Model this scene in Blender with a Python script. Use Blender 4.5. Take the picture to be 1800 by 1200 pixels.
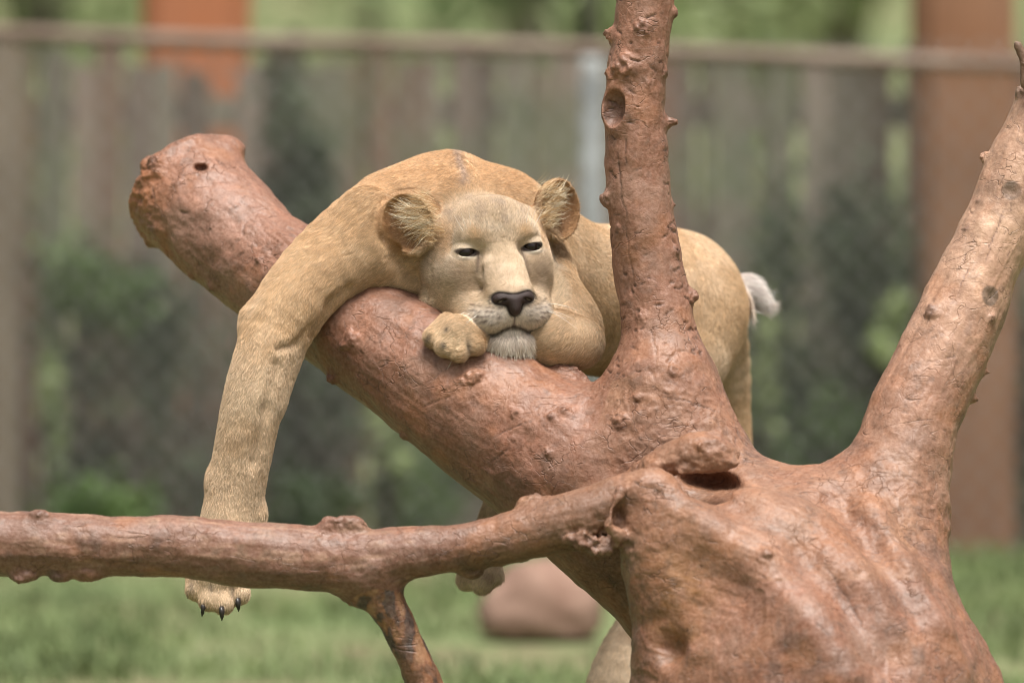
import bpy, math, random
import numpy as np
from mathutils import Matrix, Vector

# ----------------------------------------------------------------- scene, camera, light
for ob in list(bpy.data.objects):
    bpy.data.objects.remove(ob, do_unlink=True)
SC = bpy.context.scene
COL = SC.collection
rng = np.random.default_rng(7)
random.seed(7)

PITCH = 0.0405                       # camera looks slightly down (radians)
DIST = 12.0                          # metres from the lens to the lion's face
FPX = 12000.0                        # focal length in pixels of the 1800 px photo
CAM = np.array([0.0, -DIST * math.cos(PITCH), 0.92 + DIST * math.sin(PITCH)])
FWD = np.array([0.0, math.cos(PITCH), -math.sin(PITCH)])
UPV = np.array([0.0, math.sin(PITCH), math.cos(PITCH)])

cam_data = bpy.data.cameras.new('camera')
cam_data.sensor_width = 36.0
cam_data.lens = 36.0 * FPX / 1800.0
cam_data.clip_start = 0.5
cam_data.clip_end = 400.0
cam_data.dof.use_dof = True
cam_data.dof.focus_distance = DIST + 0.0
cam_data.dof.aperture_fstop = 2.1
cam = bpy.data.objects.new('camera', cam_data)
cam.location = CAM
cam.rotation_euler = (math.pi / 2 - PITCH, 0, 0)
COL.objects.link(cam)
SC.camera = cam

SUN_ELEV = math.radians(62)
SUN_ROT = math.radians(-20)          # compass angle of the light, seen from above
world = bpy.data.worlds.new('World')
SC.world = world
world.use_nodes = True
wn = world.node_tree.nodes
wl = world.node_tree.links
sky = wn.new('ShaderNodeTexSky')
sky.sky_type = 'NISHITA'
sky.sun_disc = False
sky.sun_elevation = SUN_ELEV
sky.sun_rotation = math.radians(160)
sky.air_density = 1.0
sky.dust_density = 6.0
sky.ozone_density = 1.0
hsv = wn.new('ShaderNodeHueSaturation')
hsv.inputs['Saturation'].default_value = 0.25      # hazy white overcast
wl.new(sky.outputs[0], hsv.inputs['Color'])
wl.new(hsv.outputs[0], wn['Background'].inputs['Color'])
wn['Background'].inputs['Strength'].default_value = 0.062

sun_data = bpy.data.lights.new('sun', 'SUN')
sun_data.energy = 2.9
sun_data.angle = math.radians(28)
sun_data.color = (1.0, 0.96, 0.90)
sun = bpy.data.objects.new('sun', sun_data)
# the light comes from above, a little from the right and from behind the camera
sd = Vector((0.10, -0.27, 0.95)).normalized()
sun.rotation_euler = sd.to_track_quat('Z', 'Y').to_euler()
COL.objects.link(sun)

SC.view_settings.view_transform = 'Standard'
SC.view_settings.look = 'None'
SC.view_settings.gamma = 1.0
SC.view_settings.exposure = 0.98
SC.view_settings.use_curve_mapping = False
SC.cycles.max_bounces = 4
SC.cycles.diffuse_bounces = 2
SC.cycles.glossy_bounces = 1
SC.cycles.transmission_bounces = 2
SC.cycles.transparent_max_bounces = 8
SC.cycles.use_denoising = True
SC.cycles.filter_width = 1.0
SC.cycles.sample_clamp_indirect = 4.0

# ----------------------------------------------------------------- helpers
def P(px, py, Y):
    """world point (mm) seen at pixel px,py of the 1800x1200 photo at depth Y (mm, away from the lens)."""
    d = FWD + np.array([1.0, 0, 0]) * ((px - 900.0) / FPX) + UPV * ((600.0 - py) / FPX)
    t = (Y / 1000.0 - CAM[1]) / d[1]
    return (CAM + d * t) * 1000.0

def M_(px, py, Y):
    return P(px, py, Y * 1000.0) / 1000.0      # metres in, metres out

def smoothstep(a, b, x):
    t = np.clip((x - a) / (b - a), 0, 1)
    return t * t * (3 - 2 * t)

def _hash(ix, iy, iz, seed):
    h = (ix.view(np.uint32) * np.uint32(374761393) + iy.view(np.uint32) * np.uint32(668265263)
         + iz.view(np.uint32) * np.uint32(2147483647) + np.uint32((seed * 974634777) & 0xffffffff))
    h = (h ^ (h >> np.uint32(13))) * np.uint32(1274126177)
    h = h ^ (h >> np.uint32(16))
    return h.astype(np.float32) / np.float32(4294967295.0)

def vnoise(p, seed=0):
    """value noise in -1..1 on points (N,3)"""
    p = np.asarray(p, np.float32)
    f = np.floor(p)
    i = f.astype(np.int32)
    w = p - f
    w = w * w * w * (w * (w * 6 - 15) + 10)
    out = 0
    I = [np.ascontiguousarray(i[:, a]) for a in range(3)]
    for dx in (0, 1):
        for dy in (0, 1):
            for dz in (0, 1):
                c = _hash(I[0] + np.int32(dx), I[1] + np.int32(dy), I[2] + np.int32(dz), seed)
                wt = (w[:, 0] if dx else 1 - w[:, 0]) * (w[:, 1] if dy else 1 - w[:, 1]) * (w[:, 2] if dz else 1 - w[:, 2])
                out = out + c * wt
    return out * 2 - 1

def fbm(p, octaves=4, seed=0, gain=0.5):
    a, s, tot = 1.0, 0, 0
    for o in range(octaves):
        s = s + a * vnoise(p * (2.0 ** o) + 17.3 * o, seed + o)
        tot += a
        a *= gain
    return s / tot

# ----------------------------------------------------------------- implicit surfaces (millimetres)
class Field:
    def __init__(self):
        self.ops = []          # (kind, fn, lo, hi, k)

    def _add(self, kind, fn, lo, hi, k):
        self.ops.append((kind, fn, np.asarray(lo, float), np.asarray(hi, float), float(k)))

    def cone(self, a, b, ra, rb, k=20, kind='add'):
        a = np.asarray(a, np.float32); b = np.asarray(b, np.float32)
        ba = b - a
        L2 = float(ba @ ba) + 1e-6
        def fn(x, y, z):
            px, py, pz = x - a[0], y - a[1], z - a[2]
            h = np.clip((px * ba[0] + py * ba[1] + pz * ba[2]) / L2, 0, 1)
            return np.sqrt((px - ba[0] * h) ** 2 + (py - ba[1] * h) ** 2 + (pz - ba[2] * h) ** 2) - (ra + (rb - ra) * h)
        m = max(ra, rb)
        self._add(kind, fn, np.minimum(a, b) - m, np.maximum(a, b) + m, k)

    def chain(self, pts, k=20, kind='add'):
        """one tapering limb through (px, py, Y, r)"""
        f = Field()
        w = [(P(q[0], q[1], q[2]), q[3] * (1 + q[2] / 12000.0)) for q in pts]
        # a smooth curve through the joints
        C = np.array([np.append(p, r) for p, r in w])
        E = np.vstack([2 * C[0] - C[1], C, 2 * C[-1] - C[-2]])
        S = []
        for m in range(1, len(E) - 2):
            for t in (0, 1 / 3, 2 / 3):
                p0, p1, p2, p3 = E[m - 1:m + 3]
                S.append(.5 * (2 * p1 + (p2 - p0) * t + (2 * p0 - 5 * p1 + 4 * p2 - p3) * t * t + (3 * p1 - p0 - 3 * p2 + p3) * t ** 3))
        S.append(C[-1])
        for a, b in zip(S[:-1], S[1:]):
            f.cone(a[:3], b[:3], float(a[3]), float(b[3]), 0.02)
        self.group(f, k, kind)

    def group(self, f, k=20, kind='add'):
        lo = np.min([o[2] for o in f.ops if o[0] == 'add'], 0); hi = np.max([o[3] for o in f.ops if o[0] == 'add'], 0)
        self._add(kind, f, lo, hi, k)

    def ell(self, c, r, axes=None, k=20, kind='add'):
        c = np.asarray(c, np.float32); r = np.asarray(r, np.float32)
        A = np.eye(3, dtype=np.float32) if axes is None else np.asarray(axes, np.float32)   # rows are axes
        def fn(x, y, z):
            px, py, pz = x - c[0], y - c[1], z - c[2]
            q0 = (px * A[0, 0] + py * A[0, 1] + pz * A[0, 2]) / r[0]
            q1 = (px * A[1, 0] + py * A[1, 1] + pz * A[1, 2]) / r[1]
            q2 = (px * A[2, 0] + py * A[2, 1] + pz * A[2, 2]) / r[2]
            k0 = np.sqrt(q0 * q0 + q1 * q1 + q2 * q2)
            k1 = np.sqrt((q0 / r[0]) ** 2 + (q1 / r[1]) ** 2 + (q2 / r[2]) ** 2) + 1e-9
            return np.where(k0 < 1e-4, -float(r.min()), k0 * (k0 - 1) / k1)
        ext = np.sqrt(((A * r[:, None]) ** 2).sum(0))
        self._add(kind, fn, c - ext, c + ext, k)

    def shell(self, c, r, axes, inner_shift, inner_r, k=8):
        """a cup: an ellipsoid hollowed by another one pushed out along the third axis"""
        f = Field(); f.ell(c, r, axes, 0.01)
        A = np.asarray(axes, float)
        c2 = np.asarray(c, float) + A[2] * inner_shift[2] + A[0] * inner_shift[0] + A[1] * inner_shift[1]
        g = Field(); g.ell(c2, inner_r, axes, 0.01)
        fo, gi = f.ops[0][1], g.ops[0][1]
        def fn(x, y, z):
            a, b = fo(x, y, z), -gi(x, y, z)
            kk = 5.0
            h = np.maximum(kk - np.abs(a - b), 0) / kk
            return np.maximum(a, b) + h * h * kk / 4
        self._add('add', fn, f.ops[0][2], f.ops[0][3], k)

    @staticmethod
    def _mix(kind, d, p, k):
        if kind == 'add':
            h = np.maximum(k - np.abs(d - p), 0) / k
            return np.minimum(d, p) - h * h * k / 4
        p = -p
        h = np.maximum(k - np.abs(d - p), 0) / k
        return np.maximum(d, p) + h * h * k / 4

    def at(self, pts):
        x, y, z = (np.asarray(pts[:, i], np.float32) for i in range(3))
        d = np.full(len(pts), 1e3, np.float32)
        if len(pts) == 0: return d
        pmin, pmax = np.min(pts, 0), np.max(pts, 0)
        for kind, fn, lo, hi, k in self.ops:
            if ((lo - k - 40 > pmax) | (hi + k + 40 < pmin)).any(): continue
            d = self._mix(kind, d, fn.at(pts) if isinstance(fn, Field) else fn(x, y, z), k)
        return d

    def grid(self, xs, ys, zs, extra=0.0):
        D = np.full((len(xs), len(ys), len(zs)), 1e3, np.float32)
        for kind, fn, lo, hi, k in self.ops:
            pad = k + extra + 12
            i0, i1 = np.searchsorted(xs, [lo[0] - pad, hi[0] + pad])
            j0, j1 = np.searchsorted(ys, [lo[1] - pad, hi[1] + pad])
            k0, k1 = np.searchsorted(zs, [lo[2] - pad, hi[2] + pad])
            if i1 <= i0 or j1 <= j0 or k1 <= k0:
                continue
            p = fn.grid(xs[i0:i1], ys[j0:j1], zs[k0:k1], k) if isinstance(fn, Field) else fn(xs[i0:i1, None, None], ys[None, j0:j1, None], zs[None, None, k0:k1])
            D[i0:i1, j0:j1, k0:k1] = self._mix(kind, D[i0:i1, j0:j1, k0:k1], p, k)
        return D

    def hit(self, px, py, y0=-900, y1=1200):
        """front surface point and normal under a pixel"""
        a, b = P(px, py, y0), P(px, py, y1)
        t = np.linspace(0, 1, 700)[:, None]
        q = a + (b - a) * t
        d = self.at(q)
        i = int(np.argmax(d < 0))
        if d[i] >= 0:
            i = int(np.argmin(d))
        p = q[i]
        return p, self.normal(p[None])[0]

    def normal(self, pts, e=3.0):
        n = np.stack([self.at(pts + np.eye(3)[i] * e) - self.at(pts - np.eye(3)[i] * e) for i in range(3)], 1)
        return n / (np.linalg.norm(n, axis=1, keepdims=True) + 1e-9)

def surface_nets(D, xs, ys, zs):
    S = D < 0
    nx, ny, nz = D.shape
    c = np.zeros((nx - 1, ny - 1, nz - 1), np.int8)
    for a in (0, 1):
        for b in (0, 1):
            for e in (0, 1):
                c += S[a:nx - 1 + a, b:ny - 1 + b, e:nz - 1 + e]
    act = np.argwhere((c > 0) & (c < 8))
    del c
    i, j, k = act.T
    idx = np.full((nx - 1, ny - 1, nz - 1), -1, np.int32)
    idx[i, j, k] = np.arange(len(act))
    corners = [(a, b, e) for a in (0, 1) for b in (0, 1) for e in (0, 1)]
    V = [D[i + a, j + b, k + e] for a, b, e in corners]
    pos = [np.stack([xs[i + a], ys[j + b], zs[k + e]], 1) for a, b, e in corners]
    tot = np.zeros((len(act), 3)); cnt = np.zeros(len(act))
    for m in range(8):
        for n in range(m + 1, 8):
            if sum(abs(u - v) for u, v in zip(corners[m], corners[n])) != 1:
                continue
            cross = (V[m] < 0) != (V[n] < 0)
            den = V[m] - V[n]
            t = np.where(cross, V[m] / np.where(np.abs(den) < 1e-9, 1e-9, den), 0)[:, None]
            tot += np.where(cross[:, None], pos[m] + (pos[n] - pos[m]) * t, 0)
            cnt += cross
    verts = tot / np.maximum(cnt, 1)[:, None]
    quads = []
    for ax in range(3):
        sl0 = [slice(1, -1)] * 3; sl1 = [slice(1, -1)] * 3
        sl0[ax] = slice(0, -1); sl1[ax] = slice(1, None)
        A, B = S[tuple(sl0)], S[tuple(sl1)]
        e = np.argwhere(A != B)
        off = np.ones(3, int); off[ax] = 0
        g = e + off
        inside_first = A[tuple(e.T)]
        u, v = (ax + 1) % 3, (ax + 2) % 3
        def cell(du, dv):
            q = g.copy(); q[:, u] -= du; q[:, v] -= dv
            return idx[q[:, 0], q[:, 1], q[:, 2]]
        q = np.stack([cell(1, 1), cell(0, 1), cell(0, 0), cell(1, 0)], 1)
        q[~inside_first] = q[~inside_first][:, ::-1]
        quads.append(q)
    return verts, np.concatenate(quads)

def np_mesh(name, verts, quads, smooth=True):
    """verts in metres"""
    me = bpy.data.meshes.new(name)
    n = quads.shape[1]
    me.vertices.add(len(verts)); me.vertices.foreach_set('co', np.asarray(verts, np.float32).ravel())
    me.loops.add(quads.size); me.loops.foreach_set('vertex_index', np.asarray(quads, np.int32).ravel())
    me.polygons.add(len(quads))
    me.polygons.foreach_set('loop_start', np.arange(0, quads.size, n, dtype=np.int32))
    me.polygons.foreach_set('loop_total', np.full(len(quads), n, np.int32))
    me.update(calc_edges=True)
    me.polygons.foreach_set('use_smooth', np.full(len(quads), smooth, bool))
    return me

def vnormals(verts, quads):
    a, b, c, d = (verts[quads[:, i]] for i in range(4))
    fn = np.cross(c - a, d - b)
    n = np.zeros_like(verts)
    for i in range(4):
        for x in range(3):
            n[:, x] += np.bincount(quads[:, i], fn[:, x], len(verts))
    return n / (np.linalg.norm(n, axis=1, keepdims=True) + 1e-12)

def relax(verts, quads, it=2, lam=0.5):
    e = np.concatenate([quads[:, [0, 1]], quads[:, [1, 2]], quads[:, [2, 3]], quads[:, [3, 0]]])
    e = np.concatenate([e, e[:, ::-1]])
    deg = np.bincount(e[:, 0], minlength=len(verts))[:, None]
    for _ in range(it):
        s = np.stack([np.bincount(e[:, 0], verts[e[:, 1], x], len(verts)) for x in range(3)], 1)
        verts = verts + lam * (s / np.maximum(deg, 1) - verts)
    return verts

def subdivide(verts, quads):
    n = len(verts)
    e = np.stack([quads, np.roll(quads, -1, 1)], 2)                 # F,4,2
    key = e.min(2).astype(np.int64) * n + e.max(2)
    uk, inv = np.unique(key.ravel(), return_inverse=True)
    mid = (verts[uk // n] + verts[uk % n]) / 2
    cen = verts[quads].mean(1)
    em = inv.reshape(-1, 4) + n
    fc = (np.arange(len(quads)) + n + len(uk))[:, None]
    q = np.concatenate([np.stack([quads[:, i], em[:, i], fc[:, 0], em[:, i - 1]], 1) for i in range(4)])
    return np.concatenate([verts, mid, cen]), q

def set_color(me, name, rgb):
    a = me.attributes.new(name, 'FLOAT_COLOR', 'POINT')
    c = np.ones((len(rgb), 4), np.float32); c[:, :3] = rgb
    a.data.foreach_set('color', c.ravel())

def set_float(me, name, val):
    a = me.attributes.new(name, 'FLOAT', 'POINT')
    a.data.foreach_set('value', np.asarray(val, np.float32))

def add_obj(name, data, mat=None, parent=None):
    o = bpy.data.objects.new(name, data)
    if mat is not None and data is not None:
        data.materials.clear(); data.materials.append(mat)
    COL.objects.link(o)
    if parent is not None:
        o.parent = parent
    return o

def tag(o, label=None, cat=None, group=None, kind=None):
    if label: o['label'] = label
    if cat: o['category'] = cat
    if group: o['group'] = group
    if kind: o['kind'] = kind
    return o

def empty(name, loc, label, cat, group=None):
    o = bpy.data.objects.new(name, None)
    o.location = loc
    o.empty_display_size = 0.05
    COL.objects.link(o)
    bpy.context.view_layer.update()
    return tag(o, label, cat, group)

def child(name, data, mat, parent):
    """data given in world coordinates"""
    o = add_obj(name, data, mat, parent)
    o.matrix_parent_inverse = Matrix.Translation(-Vector(parent.matrix_world.translation))
    return o

class MB:
    """collects simple shapes into one mesh (metres)"""
    def __init__(self):
        self.v = []; self.f = []
    def add(self, v, f):
        n = len(self.v)
        self.v += [tuple(x) for x in v]
        self.f += [tuple(i + n for i in q) for q in f]
        return self
    def box(self, lo, hi, jit=0.0):
        x0, y0, z0 = lo; x1, y1, z1 = hi
        j = lambda: random.uniform(-jit, jit)
        v = [(x + j(), y + j(), z + j()) for x, y, z in ((x0, y0, z0), (x1, y0, z0), (x1, y1, z0), (x0, y1, z0), (x0, y0, z1), (x1, y0, z1), (x1, y1, z1), (x0, y1, z1))]
        return self.add(v, [(3, 2, 1, 0), (4, 5, 6, 7), (0, 1, 5, 4), (1, 2, 6, 5), (2, 3, 7, 6), (3, 0, 4, 7)])
    def tube(self, pts, rad, n=8, cap=True):
        pts = [Vector(p) for p in pts]
        rad = rad if hasattr(rad, '__len__') else [rad] * len(pts)
        v = []; f = []
        up = Vector((0.13, 0.27, 0.95))
        for i, p in enumerate(pts):
            t = (pts[min(i + 1, len(pts) - 1)] - pts[max(i - 1, 0)]).normalized()
            a = t.cross(up)
            a = a.normalized() if a.length > 1e-4 else t.cross(Vector((1, 0, 0))).normalized()
            b = t.cross(a)
            for m in range(n):
                w = 2 * math.pi * m / n
                v.append(p + (a * math.cos(w) + b * math.sin(w)) * rad[i])
        for i in range(len(pts) - 1):
            for m in range(n):
                q = (m + 1) % n
                f.append((i * n + m, i * n + q, (i + 1) * n + q, (i + 1) * n + m))
        if cap:
            f.append(tuple(range(n))[::-1]); f.append(tuple((len(pts) - 1) * n + m for m in range(n)))
        return self.add(v, f)
    def mesh(self, name, smooth=False):
        me = bpy.data.meshes.new(name)
        me.from_pydata(self.v, [], self.f)
        me.update()
        if smooth:
            me.polygons.foreach_set('use_smooth', np.ones(len(me.polygons), bool))
        return me

# ----------------------------------------------------------------- material helpers
class NT:
    def __init__(self, name):
        self.m = bpy.data.materials.new(name)
        self.m.use_nodes = True
        self.n = self.m.node_tree.nodes; self.l = self.m.node_tree.links
        self.b = self.n['Principled BSDF']
    def new(self, t, **kw):
        x = self.n.new(t)
        for k, v in kw.items():
            if hasattr(x, k) and k not in x.inputs: setattr(x, k, v)
            else: self.put(x.inputs[k.replace('_', ' ')] if k not in x.inputs else x.inputs[k], v)
        return x
    def put(self, sock, v):
        if isinstance(v, bpy.types.NodeSocket): self.l.new(v, sock)
        else: sock.default_value = v
    def coord(self, scale=(1, 1, 1), kind='Object', rot=(0, 0, 0)):
        t = self.n.new('ShaderNodeTexCoord'); mp = self.n.new('ShaderNodeMapping')
        mp.inputs['Scale'].default_value = scale; mp.inputs['Rotation'].default_value = rot
        self.l.new(t.outputs[kind], mp.inputs['Vector'])
        return mp.outputs[0]
    def noise(self, vec, scale, detail=4, rough=0.55, dist=0.0):
        x = self.n.new('ShaderNodeTexNoise')
        self.l.new(vec, x.inputs['Vector'])
        x.inputs['Scale'].default_value = scale; x.inputs['Detail'].default_value = detail
        x.inputs['Roughness'].default_value = rough; x.inputs['Distortion'].default_value = dist
        return x.outputs['Fac']
    def ramp(self, fac, stops, interp='LINEAR'):
        x = self.n.new('ShaderNodeValToRGB')
        x.color_ramp.interpolation = interp
        while len(x.color_ramp.elements) < len(stops): x.color_ramp.elements.new(0.5)
        for e, (p, c) in zip(x.color_ramp.elements, stops):
            e.position = p
            e.color = (c, c, c, 1) if not hasattr(c, '__len__') else (*c[:3], 1)
        self.put(x.inputs['Fac'], fac)
        return x.outputs['Color']
    def mix(self, fac, a, b, mode='MIX'):
        x = self.n.new('ShaderNodeMix'); x.data_type = 'RGBA'; x.blend_type = mode
        for i, v in ((0, fac), (6, a), (7, b)):
            s = x.inputs[i]
            if isinstance(v, bpy.types.NodeSocket): self.l.new(v, s)
            elif i == 0: s.default_value = v
            else: s.default_value = (*v[:3], 1) if hasattr(v, '__len__') else (v, v, v, 1)
        return x.outputs[2]
    def math(self, op, a, b=0.0, c=None):
        x = self.n.new('ShaderNodeMath'); x.operation = op
        self.put(x.inputs[0], a); self.put(x.inputs[1], b)
        if c is not None: self.put(x.inputs[2], c)
        return x.outputs[0]
    def attr(self, name, kind='GEOMETRY'):
        x = self.n.new('ShaderNodeAttribute'); x.attribute_name = name; x.attribute_type = kind
        return x
    def bump(self, h, strength=0.5, dist=0.005, normal=None):
        x = self.n.new('ShaderNodeBump'); x.inputs['Strength'].default_value = strength
        x.inputs['Distance'].default_value = dist
        self.l.new(h, x.inputs['Height'])
        if normal is not None: self.l.new(normal, x.inputs['Normal'])
        return x.outputs[0]
    def out(self, color=None, rough=None, normal=None, spec=None):
        if color is not None: self.put(self.b.inputs['Base Color'], color if isinstance(color, bpy.types.NodeSocket) else (*color[:3], 1))
        if rough is not None: self.put(self.b.inputs['Roughness'], rough)
        if normal is not None: self.put(self.b.inputs['Normal'], normal)
        if spec is not None: self.put(self.b.inputs['Specular IOR Level'], spec)
        return self.m
# ----------------------------------------------------------------- ground, hill
g = NT('ground_soil_and_grass')
co = g.coord()
n1 = g.noise(co, 1.3, 5, .6); n2 = g.noise(co, 9.0, 4, .6); n3 = g.noise(co, 60.0, 3)
gc = g.mix(g.ramp(n1, [(.38, 0.0), (.6, 1.0)]), (.20, .135, .095), (.14, .18, .08))
gc = g.mix(g.ramp(n2, [(.35, 0.0), (.7, 1.0)]), gc, (.17, .22, .095))
gc = g.mix(g.math('MULTIPLY', n3, .35), gc, (.10, .12, .06))
GROUND = g.out(gc, .95, g.bump(n3, .6, .02), .1)
gx = np.linspace(-60, 60, 61); gy = np.concatenate([np.linspace(-16, 24, 41), np.linspace(26, 140, 30)])
gv = np.array([(x, y, 0.012 * math.sin(x * 2.1 + y) + (0 if y < 13 else 0.0028 * (min(y, 90) - 13) ** 2 * 0.9)) for y in gy for x in gx])
nx = len(gx)
gq = np.array([(j * nx + i, j * nx + i + 1, (j + 1) * nx + i + 1, (j + 1) * nx + i) for j in range(len(gy) - 1) for i in range(nx - 1)])
ground = add_obj('ground', np_mesh('ground', gv, gq), GROUND)
tag(ground, kind='structure')
ground['label'] = 'grassy ground of the enclosure rising to a green slope behind the fence'

def leaf_quads(cent, size, aspect=.55, up=.0):
    """one folded diamond per leaf"""
    n = len(cent)
    a = rng.normal(size=(n, 3)); a[:, 2] += up; a /= np.linalg.norm(a, axis=1, keepdims=True)
    b = rng.normal(size=(n, 3)); b -= a * (a * b).sum(1, keepdims=True); b /= np.linalg.norm(b, axis=1, keepdims=True)
    s = np.asarray(size).reshape(-1, 1) * rng.uniform(.7, 1.3, (n, 1))
    v = np.stack([cent - a * s, cent + b * s * aspect, cent + a * s, cent - b * s * aspect], 1).reshape(-1, 3)
    return v, np.arange(4 * n).reshape(-1, 4)

def leaf_mat(name, dark, lite):
    m = NT(name)
    n = m.noise(m.coord(), 5.0, 3); n_ = m.noise(m.coord(), 40.0, 2)
    c = m.mix(m.ramp(n, [(.35, 0.0), (.65, 1.0)]), dark, lite)
    c = m.mix(m.math('MULTIPLY', n_, .5), c, dark)
    m.out(c, .55, None, .3)
    m.b.inputs['Transmission Weight'].default_value = 0
    tr = m.n.new('ShaderNodeBsdfTranslucent'); mx = m.n.new('ShaderNodeMixShader'); mx.inputs[0].default_value = .3
    m.l.new(c, tr.inputs['Color']); m.l.new(m.b.outputs[0], mx.inputs[1]); m.l.new(tr.outputs[0], mx.inputs[2])
    m.l.new(mx.outputs[0], m.n['Material Output'].inputs['Surface'])
    return m.m
LEAF_DARK = leaf_mat('dark_leaves', (.055, .075, .045), (.115, .15, .08))
LEAF_MID = leaf_mat('green_leaves', (.10, .16, .06), (.19, .27, .10))
LEAF_LITE = leaf_mat('yellow_green_leaves', (.27, .34, .15), (.45, .50, .27))
TRUNK = NT('pale_bark').out((.20, .19, .13), .85)
bk = NT('bush_stem'); STEM = bk.out((.09, .065, .045), .85)

# ---- grass blades on the ground behind the tree
nb = 150000
bx = rng.uniform(-4.6, 4.6, nb); by = rng.uniform(-1.2, 8.4, nb)
patch = fbm(np.stack([bx * 1.6, by * 1.6, by * 0], 1), 3, 301)
kp = patch > rng.uniform(-.30, .40, nb); bx, by, patch = bx[kp], by[kp], patch[kp]; nb = len(bx)
hgt = rng.uniform(.02, .055, nb) * (1 + .9 * np.clip(patch, 0, 1))
ang = rng.uniform(0, 2 * math.pi, nb); lean = rng.normal(0, .45, (nb, 2)) * hgt[:, None]
w_ = rng.uniform(.003, .006, nb)
r0 = np.stack([bx, by, np.zeros(nb)], 1); side = np.stack([np.cos(ang), np.sin(ang), 0 * ang], 1) * w_[:, None]
midp = r0 + np.stack([lean[:, 0] * .35, lean[:, 1] * .35, hgt * .6], 1); tip = r0 + np.stack([lean[:, 0], lean[:, 1], hgt], 1)
gv = np.stack([r0 - side, r0 + side, midp + side * .7, midp - side * .7, tip + side * .12, tip - side * .12], 1).reshape(-1, 3)
ii = np.arange(nb)[:, None] * 6
gq = np.concatenate([ii + np.array([[0, 1, 2, 3]]), ii + np.array([[3, 2, 4, 5]])])
gm = NT('grass_blades')
gn = gm.noise(gm.coord(), 2.2, 3); gn2 = gm.noise(gm.coord(), 30, 2)
gcol = gm.mix(gm.ramp(gn, [(.35, 0.), (.65, 1.)]), (.10, .135, .06), (.21, .265, .11))
gcol = gm.mix(gm.ramp(gn2, [(.62, 0.), (.75, .7)]), gcol, (.36, .28, .18))
GRASS = gm.out(gcol, .7, None, .2)
tag(add_obj('grass', np_mesh('grass', gv, gq, False), GRASS), 'short patchy green grass on the ground behind the tree', 'grass', kind='stuff')

# ---- board fence
YB = 7.72
pm = NT('weathered_plank')
oi = pm.n.new('ShaderNodeObjectInfo').outputs['Random']
st = pm.noise(pm.coord((9, 9, .7)), 5.0, 5, .65)
blot = pm.noise(pm.coord(), 3.0, 4)
pc = pm.ramp(oi, [(.0, (.085, .065, .05)), (.22, (.23, .18, .145)), (.45, (.34, .28, .23)), (.62, (.26, .15, .105)), (.8, (.17, .155, .115)), (1., (.33, .285, .225))])
pc = pm.mix(pm.ramp(st, [(.35, .0), (.7, .7)]), pc, (.10, .08, .068))
pc = pm.mix(pm.ramp(blot, [(.48, .0), (.68, .65)]), pc, (.13, .16, .09))
PLANK = pm.out(pc, .85, pm.bump(st, .5, .006), .2)
boards = empty('board_fence', (0, YB, 0), 'weathered grey-brown board fence behind the wire mesh, with gaps and crooked planks', 'fence')
GAPS = [(-40, -26), (118, 124), (372, 416), (642, 652), (780, 788), (1256, 1262), (1334, 1350), (1576, 1592), (1890, 1900)]
def px_x(px, Y): return (px - 900) / FPX * (Y + DIST)
def top_z(py, Y): return float(M_(900, py, Y)[2])
x = -1750
zt = top_z(92, YB)
while x < 3600:
    wpx = random.uniform(34, 76)
    gap = [q for q in GAPS if q[0] - 6 < x + wpx and q[1] > x]
    short = False
    if gap:
        q = gap[0]
        if q[0] - x > 18: wpx = q[0] - x
        elif q[0] == 372 and x >= 366: wpx = 44; short = True
        else: x = q[1]; continue
    x0, x1 = px_x(x, YB), px_x(x + wpx - random.uniform(1, 5), YB)
    z1 = (top_z(320, YB) if short else zt + random.uniform(-.05, .03))
    lean = random.uniform(-.012, .012); th = random.uniform(.018, .03); yo = random.uniform(-.012, .012)
    cut = random.uniform(-.02, .02)
    mb = MB()
    nseg = 5; vs = []; fs = []
    for j in range(nseg + 1):
        t = j / nseg; zz = -.03 + (z1 + .03) * t; wv = random.uniform(-.004, .004); wv2 = random.uniform(-.004, .004)
        for (xx, yy) in ((x0 + wv, 0), (x1 + wv2, 0), (x1 + wv2, th), (x0 + wv, th)):
            vs.append((xx + lean * t, YB + yo + yy, zz + (cut if (j == nseg and xx > (x0 + x1) / 2) else 0)))
    for j in range(nseg):
        for m in range(4):
            fs.append((j * 4 + m, j * 4 + (m + 1) % 4, j * 4 + 4 + (m + 1) % 4, j * 4 + 4 + m))
    fs.append((0, 3, 2, 1)); fs.append(tuple(nseg * 4 + m for m in range(4)))
    mb.add(vs, fs)
    child('plank', mb.mesh('plank'), PLANK, boards)
    x += wpx
for zz in (.28, 1.22):
    child('rail', MB().box((-4.4, YB + .045, zz), (4.4, YB + .10, zz + .09), .006).mesh('rail'), PLANK, boards)

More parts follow.
